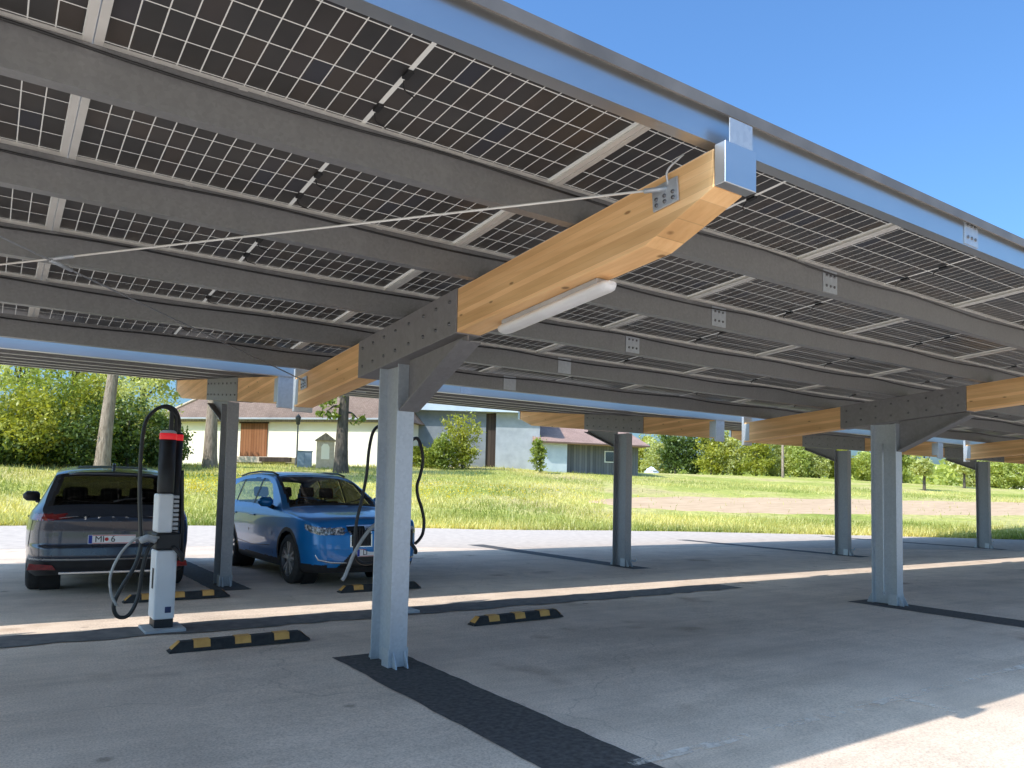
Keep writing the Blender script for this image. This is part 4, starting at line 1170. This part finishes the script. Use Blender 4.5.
MB().box(x1+.5, x1+2.9, -1.9, -1.62, dz0-.42, dz0-.1).build('plank_stack', M['dark_boards'], fh)
for px in ():
    q = wx(px); f_ = MB().box(q-.45, q+.45, -.05, -.004, 1.2, 2.4).build('window', M['stone'], fh)
    MB().box(q-.37, q+.37, -.07, -.052, 1.27, 2.33).build('pane', M['pane'], f_)
# grey barn with a pale metal roof
A, rz, Lh, zg = wall_frame(408, 540, 60, 60)
zg = zat(470, 469, 59.5)
bn = empty('barn', (A.x, A.y, zg), rz, 'grey barn with a pale roof edge and dark sliding door', 'building')
Hb = zat(470, 412, 59.5)-zg
x0, x1, x2 = wx(486), wx(496), wx(540)
MB().box(0, x0, 0, 9, -1.2, Hb).build('wall', M['grey_wall'], bn)
MB().box(x0, x1, .12, .3, -.4, Hb-.05).build('sliding_door', M['dark_boards'], bn)
MB().box(x1, x2, -.02, 9, -1.2, Hb).build('concrete_wall', M['concrete'], bn)
MB().prism([(-.7,Hb+.02),(-.7,Hb+.55),(5,Hb+2.2),(9.5,Hb+.8),(9.5,Hb+.02)], 'x', -.5, x2+.3).build('roof', M['metal_roof'], bn)
MB().box(.2, .35, -.12, -.005, 0, Hb-.1).build('downpipe', M['pole'], bn)
# shed with faded red roof
A, rz, Lh, zg = wall_frame(538, 566, 60, 61); zg = zat(560, 469, 60)
zs = zat(560, 443, 60)-zg
sh = empty('shed', (A.x, A.y, zg), rz, 'low shed with pale blue wall, grey boards and a faded red roof', 'building')
q0, q1, q2 = 0, wx(565), wx(640)
MB().box(0, q1, -.5, 6, -1.2, zs).build('rendered_wall', M['pale_blue'], sh)
MB().box(q1+.003, q2, .2, 6, -1.2, zs).build('board_wall', M['grey_boards'], sh)
MB().prism([(-1.0,zs-.06),(-1.0,zs+.06),(3,zs+1.55),(7,zs+.06),(7,zs-.06)], 'x', -.4, q2+.4).build('roof', M['tiles_pink'], sh)
xa, xb = wx(606), wx(617)
f_ = MB().box(xa, xb, .12, .196, zs-1.4, zs-.45).build('window', M['white'], sh)
MB().box(xa+.08, xb-.08, .09, .118, zs-1.32, zs-.53).build('pane', M['pane'], f_)
# distant house at the right
x, y, z = at(1013, 150)
hs = empty('farmhouse', (x, y, z), R_(-55), 'small distant house with a red roof at the far right', 'building')
MB().box(-5, 5, -4, 4, -1, 4).build('wall', M['render_wall'], hs)
MB().prism([(-4.5,3.9),(0,7),(4.5,3.9)], 'x', -5.4, 5.4).build('roof', M['tiles_pink'], hs)
for q in (-3, 0, 3):
    f_ = MB().box(q-.6, q+.6, -4.06, -4.003, 1.2, 2.8).build('window', M['white'], hs); MB().box(q-.5, q+.5, -4.09, -4.062, 1.3, 2.7).build('pane', M['pane'], f_)
# lamp post, cabinet, shrine
x, y, z = at(297.5, 52); lp = empty('street_lamp', (x, y, z), 0, 'thin black lamp post in front of the cream farmhouse wall', 'street lamp')
ht = zat(297.5, 414, 52)-z
MB().lathe([(.13,-.1),(.10,.5),(.055,.6),(.045,ht-.75)], n=12).build('post', M['pole'], lp)
hd_ = MB().lathe([(.045,ht-.75),(.13,ht-.68),(.19,ht-.28),(.20,ht-.22),(.05,ht-.05),(.02,ht)], n=6).build('lantern', M['pole'], lp)
x, y, z = at(305.5, 51); cb = empty('utility_cabinet', (x, y, z), R_(-20), 'blue grey utility cabinet beside the lamp post', 'cabinet')
hc = zat(305, 452, 51)-z
MB().box(-.46, .46, -.22, .22, -.1, hc).build('box', M['cabinet'], cb, .02)
for s_ in (-1, 1): MB().box(s_*.225-.215, s_*.225+.215, -.24, -.222, .12, hc-.06).build('door', M['cabinet'], cb, .01)
MB().box(-.5, .5, -.27, .26, hc+.002, hc+.05).build('lid', M['cabinet'], cb, .01)
x, y, z = at(326, 51); shn = empty('wayside_shrine', (x, y, z), R_(-22), 'small beige stone shrine with pointed roof left of the dark trunk', 'shrine')
hs_ = zat(326, 441, 51)-z; w_ = .56
MB().box(-w_, w_, -.5, .5, -.2, hs_).build('body', M['stone'], shn, .02)
MB().prism([(-w_-.12,hs_-.02),(w_+.12,hs_-.02),(0,hs_+.48)], 'y', -.62, .6).build('roof', M['bark'], shn)
MB().prism([(-.26,.55),(.26,.55),(.26,1.35),(.13,1.55),(-.13,1.55),(-.26,1.35)], 'y', -.52, -.502).build('niche', M['render_wall'], shn)

# shrubs against the barn and shed
bush(463, 55.5, 2.0, zat(463,404,55.5)-at(463,55.5)[2], 'tall bright green shrub in front of the grey barn', 'leaf_yellow', 4200, .10, 51, 'shrubs in front of the barn', lobes=12)
bush(440, 55, 2.4, 2.6, 'low green shrub left of the tall one by the grey barn', 'leaf', 3600, .10, 52, 'shrubs in front of the barn')
bush(541, 57, 1.1, 3.2, 'narrow green shrub between the barn and shed', 'leaf', 1500, .10, 53, 'shrubs in front of the barn', lobes=4)
bush(420, 56, 1.6, 2.0, 'small green shrub at the left end of the barn', 'leaf_yellow', 1500, .12, 54, 'shrubs in front of the barn')
# hedge trees at the right
hedge = [(636,92,3.4,5.6,'leaf_yellow'),(660,88,3.2,5.6,'leaf_pale'),(676,86,2.6,6.4,'leaf_dark'),(694,86,2.2,6.0,'leaf_dark'),(712,84,3.6,6.2,'leaf_yellow'),(735,85,3.6,6.4,'leaf_pale'),(757,84,3.8,6.2,'leaf_yellow'),
 (778,86,3.4,5.4,'leaf_pale'),(800,85,3.2,5.2,'leaf'),(820,86,3.2,5.2,'leaf_pale'),(842,88,3.2,4.6,'leaf_yellow'),(868,96,3.2,4.4,'leaf'),(896,92,3.6,4.8,'leaf'),(975,94,3.0,4.4,'leaf_pale'),(996,90,2.4,3.6,'leaf'),(1022,92,3.4,4.4,'leaf'),(1050,95,4,5,'leaf')]
who = ['rightmost of the ones behind the second far column','pale bush just right of the second far column','narrow dark conical bush','second narrow dark bush','yellow green bush right of the dark pair','tall pale bush in the middle of the hedge','yellow green bush left of the utility pole','pale bush behind the utility pole','mid green bush right of the utility pole','pale bush left of the third far column','yellow green bush beside the third far column','bush behind the second near column','broad bush right of the second near column','pale bush left of the last far column','small bush behind the last far column','broad bush at the right edge of view','bush beyond the right edge of view']
for i, ((px, d, w, h, m_), lab) in enumerate(zip(hedge, who)):
    bush(px, d, w, h, 'hedge row: '+lab if i else 'yellow green hedge bush behind the second far column', 'leaf_hedge' if m_ == 'leaf' else m_, 4200, .14, 70+i, 'bushes of the field hedge', lobes=6, name='hedge_bush')
tree(925, 70, 3.9, 1.5, 'small orchard tree in the grass right of the second near column', 'leaf_pale', 2600, .13, 95, .14, 'bark_dark', .3, 'orchard trees', name='orchard_tree', lobes=7)
tree(902, 84, 4.4, 1.6, 'orchard tree close behind the second near column', 'leaf', 2400, .15, 96, .15, 'bark_dark', .3, 'orchard trees', name='orchard_tree', lobes=7)
tree(965, 80, 4.0, 1.5, 'orchard tree left of the last far column', 'leaf_pale', 2400, .15, 97, .14, 'bark_dark', .3, 'orchard trees', name='orchard_tree', lobes=7)
x, y, z = at(783.5, 80); up = empty('utility_pole', (x, y, z), 0, 'pale thin utility pole standing before the hedge', 'pole')
MB().lathe([(.14,-.2),(.10,6.2),(0,6.22)], n=10).build('shaft', M['bark'], up)
MB().box(-.5, .5, -.05, .05, 5.7, 5.8).build('crossarm', M['bark'], up)
x, y, z = at(652, 74); rs = np.random.RandomState(9); vs = []; fs = []; n = 16
for i in range(6):
    for k in range(n):
        an = 6.283*k/n; q = 1-(i/5)**1.6; j = 1+.22*rs.normal()*(i < 5)
        vs.append((math.cos(an)*1.0*q*j, math.sin(an)*.6*q*j, .62*(i/5)**.8*(1+.08*rs.normal())))
for i in range(5):
    for k in range(n): fs.append((i*n+k, i*n+(k+1) % n, (i+1)*n+(k+1) % n, (i+1)*n+k))
tp = MB().add(vs, fs, False).build('tarpaulin_heap', M['white']); tp.location = (x, y, z-.03); tp.rotation_euler = (0, 0, .5)
tag(tp, 'small white tarpaulin heap lying at the foot of the hedge', 'heap')

# far woods as one mass beyond the hedge
rs = np.random.RandomState(4); far = []
for k in range(150):
    az_ = rs.uniform(-5, 95); d = rs.uniform(170, 230); x = math.sin(R_(az_))*d; y = math.cos(R_(az_))*d
    far.append((x, y, gz(x, y)+1.6+rs.rand()*1.0, 5.5, 5.5, 2.6+rs.rand()*1.2))
fw = leaves(far, 26000, .75, 5, M['leaf_hedge'], 'far_woodland', None, clumps=900, spread=.3)
tag(fw, 'distant green wood along the edge of the fields', 'woodland', kind='stuff')

# ploughed strip, following the land
def seen(px, py):
    """distance at which the line of sight through that photo point meets the land"""
    b = R_(bearing(px)); d = d0(math.degrees(b))
    while d < 140:
        x = math.sin(b)*d; y = math.cos(b)*d
        if gz(x, y) >= zat(px, py, d): return d
        d += .25
    return 140
vs = []; fs = []; K = 48; J = 16
for i in range(K+1):
    px = 590+i*14
    top = np.interp(px, [590,640,760,1024,1300], [502,497,498,503,509]); bot = np.interp(px, [590,640,760,1024,1300], [503,509,514,516,520])
    da, db = seen(px, bot), seen(px, top)
    da += .25*math.sin(i*1.7); db += .4*math.sin(i*1.1)
    for j in range(J+1):
        d = da+(db-da)*j/J; b = R_(bearing(px)); x = math.sin(b)*d; y = math.cos(b)*d
        vs.append((x, y, gz(x, y)+.035*(0 < j < J)+.012*math.sin(j*2.4+i*.3)*(0 < j < J)))
for i in range(K):
    for j in range(J): fs.append((i*(J+1)+j, (i+1)*(J+1)+j, (i+1)*(J+1)+j+1, i*(J+1)+j+1))
tag(MB().add(vs, fs, True).build('ploughed_field', M['soil']), kind='structure')

# grass blades and meadow flowers
def blades(name, pts, hmin, hmax, wid, mat, seed, patch=True):
    rs = np.random.RandomState(seed); n = len(pts); P = np.array(pts)
    h = hmin+(hmax-hmin)*rs.rand(n, 1)**1.5; a = rs.rand(n)*6.283; t = np.stack([np.cos(a), np.sin(a), 0*a], 1)
    ln = rs.normal(size=(n, 3))*.35; ln[:, 2] = 0
    V = np.stack([P-t*wid, P+t*wid, P+ln*h+np.array([0, 0, 1])*h], 1).reshape(-1, 3)
    me = bpy.data.meshes.new(name); me.vertices.add(3*n); me.vertices.foreach_set('co', V.ravel())
    me.loops.add(3*n); me.loops.foreach_set('vertex_index', np.arange(3*n)); me.polygons.add(n)
    me.polygons.foreach_set('loop_start', np.arange(0, 3*n, 3)); me.polygons.foreach_set('loop_total', np.full(n, 3))
    tn = np.clip(.5+.28*np.sin(P[:, 0]*.55+1.3*np.sin(P[:, 1]*.31))+.25*rs.normal(size=n)*.6+.18*np.sin(P[:, 1]*.9), 0, 1)
    at_ = me.attributes.new('tone', 'FLOAT', 'FACE'); at_.data.foreach_set('value', tn.astype(np.float32))
    me.update(calc_edges=True); me.materials.append(mat); o = bpy.data.objects.new(name, me); col.objects.link(o); return o
rs = random.Random(3); pts = []
while len(pts) < 95000:
    az_ = rs.uniform(-6, 82); e_ = d0(az_); d = e_+.05+abs(rs.random())**1.6*34
    px_ok = True
    x = math.sin(R_(az_))*d; y = math.cos(R_(az_))*d
    if az_ > 41.5 and d > e_+5.5 and d < e_+24 : 
        if rs.random() < .97: continue
    pts.append((x, y, gz(x, y)-.02))
gr = blades('grass', pts, .05, .30, .022, M['blade'], 6); tag(gr, 'tall meadow grass between the lot and the farm buildings', 'grass', kind='stuff')
pts = []
for k in range(1100):
    c = rs.choice([(225,484,22),(205,492,16),(500,497,60),(430,492,30),(470,496,50)]); px = rs.gauss(c[0], c[2]); py = rs.gauss(c[1], 4)
    d = seen(px, py) + rs.uniform(-1, 1); b = R_(bearing(px)); x = math.sin(b)*d; y = math.cos(b)*d
    pts.append((x, y, gz(x, y)+.18+.2*rs.random()))
fl_ = blades('meadow_flowers', pts, .04, .07, .04, M['flower'], 8); tag(fl_, 'yellow flowers scattered through the meadow grass', 'flowers', kind='stuff')
# ------------------------------------------------------------------ light, sky, camera
S = Vector((-.95, -.10, 1.0)).normalized()
elev = math.asin(S.z); az = math.atan2(S.x, S.y)
sun = bpy.data.lights.new('Sun', 'SUN'); sun.energy = 5.0; sun.angle = R_(.53); sun.color = (1, .965, .915)
so = bpy.data.objects.new('Sun', sun); col.objects.link(so); so.rotation_euler = (-S).to_track_quat('-Z', 'Y').to_euler(); so.location = (0, 0, 20)
w = bpy.data.worlds.new('World'); sc.world = w; w.use_nodes = True
nt = w.node_tree; nt.nodes.clear()
sky = nt.nodes.new('ShaderNodeTexSky'); sky.sky_type = 'NISHITA'; sky.sun_disc = False
sky.sun_elevation = elev; sky.sun_rotation = az % (2*math.pi); sky.air_density = 1.25; sky.dust_density = 4; sky.ozone_density = 4; sky.altitude = 100
bg = nt.nodes.new('ShaderNodeBackground'); bg.inputs[1].default_value = .15
wo = nt.nodes.new('ShaderNodeOutputWorld'); hs = mixc(nt, 1.0, sky.outputs[0], (.95,1.42,1.86), 'MULTIPLY'); nt.links.new(hs, bg.inputs[0]); nt.links.new(bg.outputs[0], wo.inputs[0])
cam = bpy.data.cameras.new('Camera'); co = bpy.data.objects.new('Camera', cam); col.objects.link(co); sc.camera = co
r = Vector((0.82296208,-0.56766226,0.02220324)); u = Vector((-0.05431411,-0.03971646,0.99773372)); f = Vector((0.56549394,0.82230296,0.06351721))
mt = Matrix((r, u, -f)).transposed().to_4x4(); mt.translation = (0, 0, CAMZ); co.matrix_world = mt
cam.sensor_fit = 'HORIZONTAL'; cam.sensor_width = 36; cam.lens = 760.13/1024*36; cam.shift_y = 53.7/1024; cam.clip_start = .05; cam.clip_end = 4000
sc.view_settings.view_transform = 'Standard'; sc.view_settings.look = 'None'; sc.view_settings.exposure = 0
sc.render.engine = 'CYCLES'; sc.cycles.max_bounces = 10; sc.cycles.diffuse_bounces = 5; sc.cycles.transparent_max_bounces = 16
sc.cycles.sample_clamp_indirect = 6
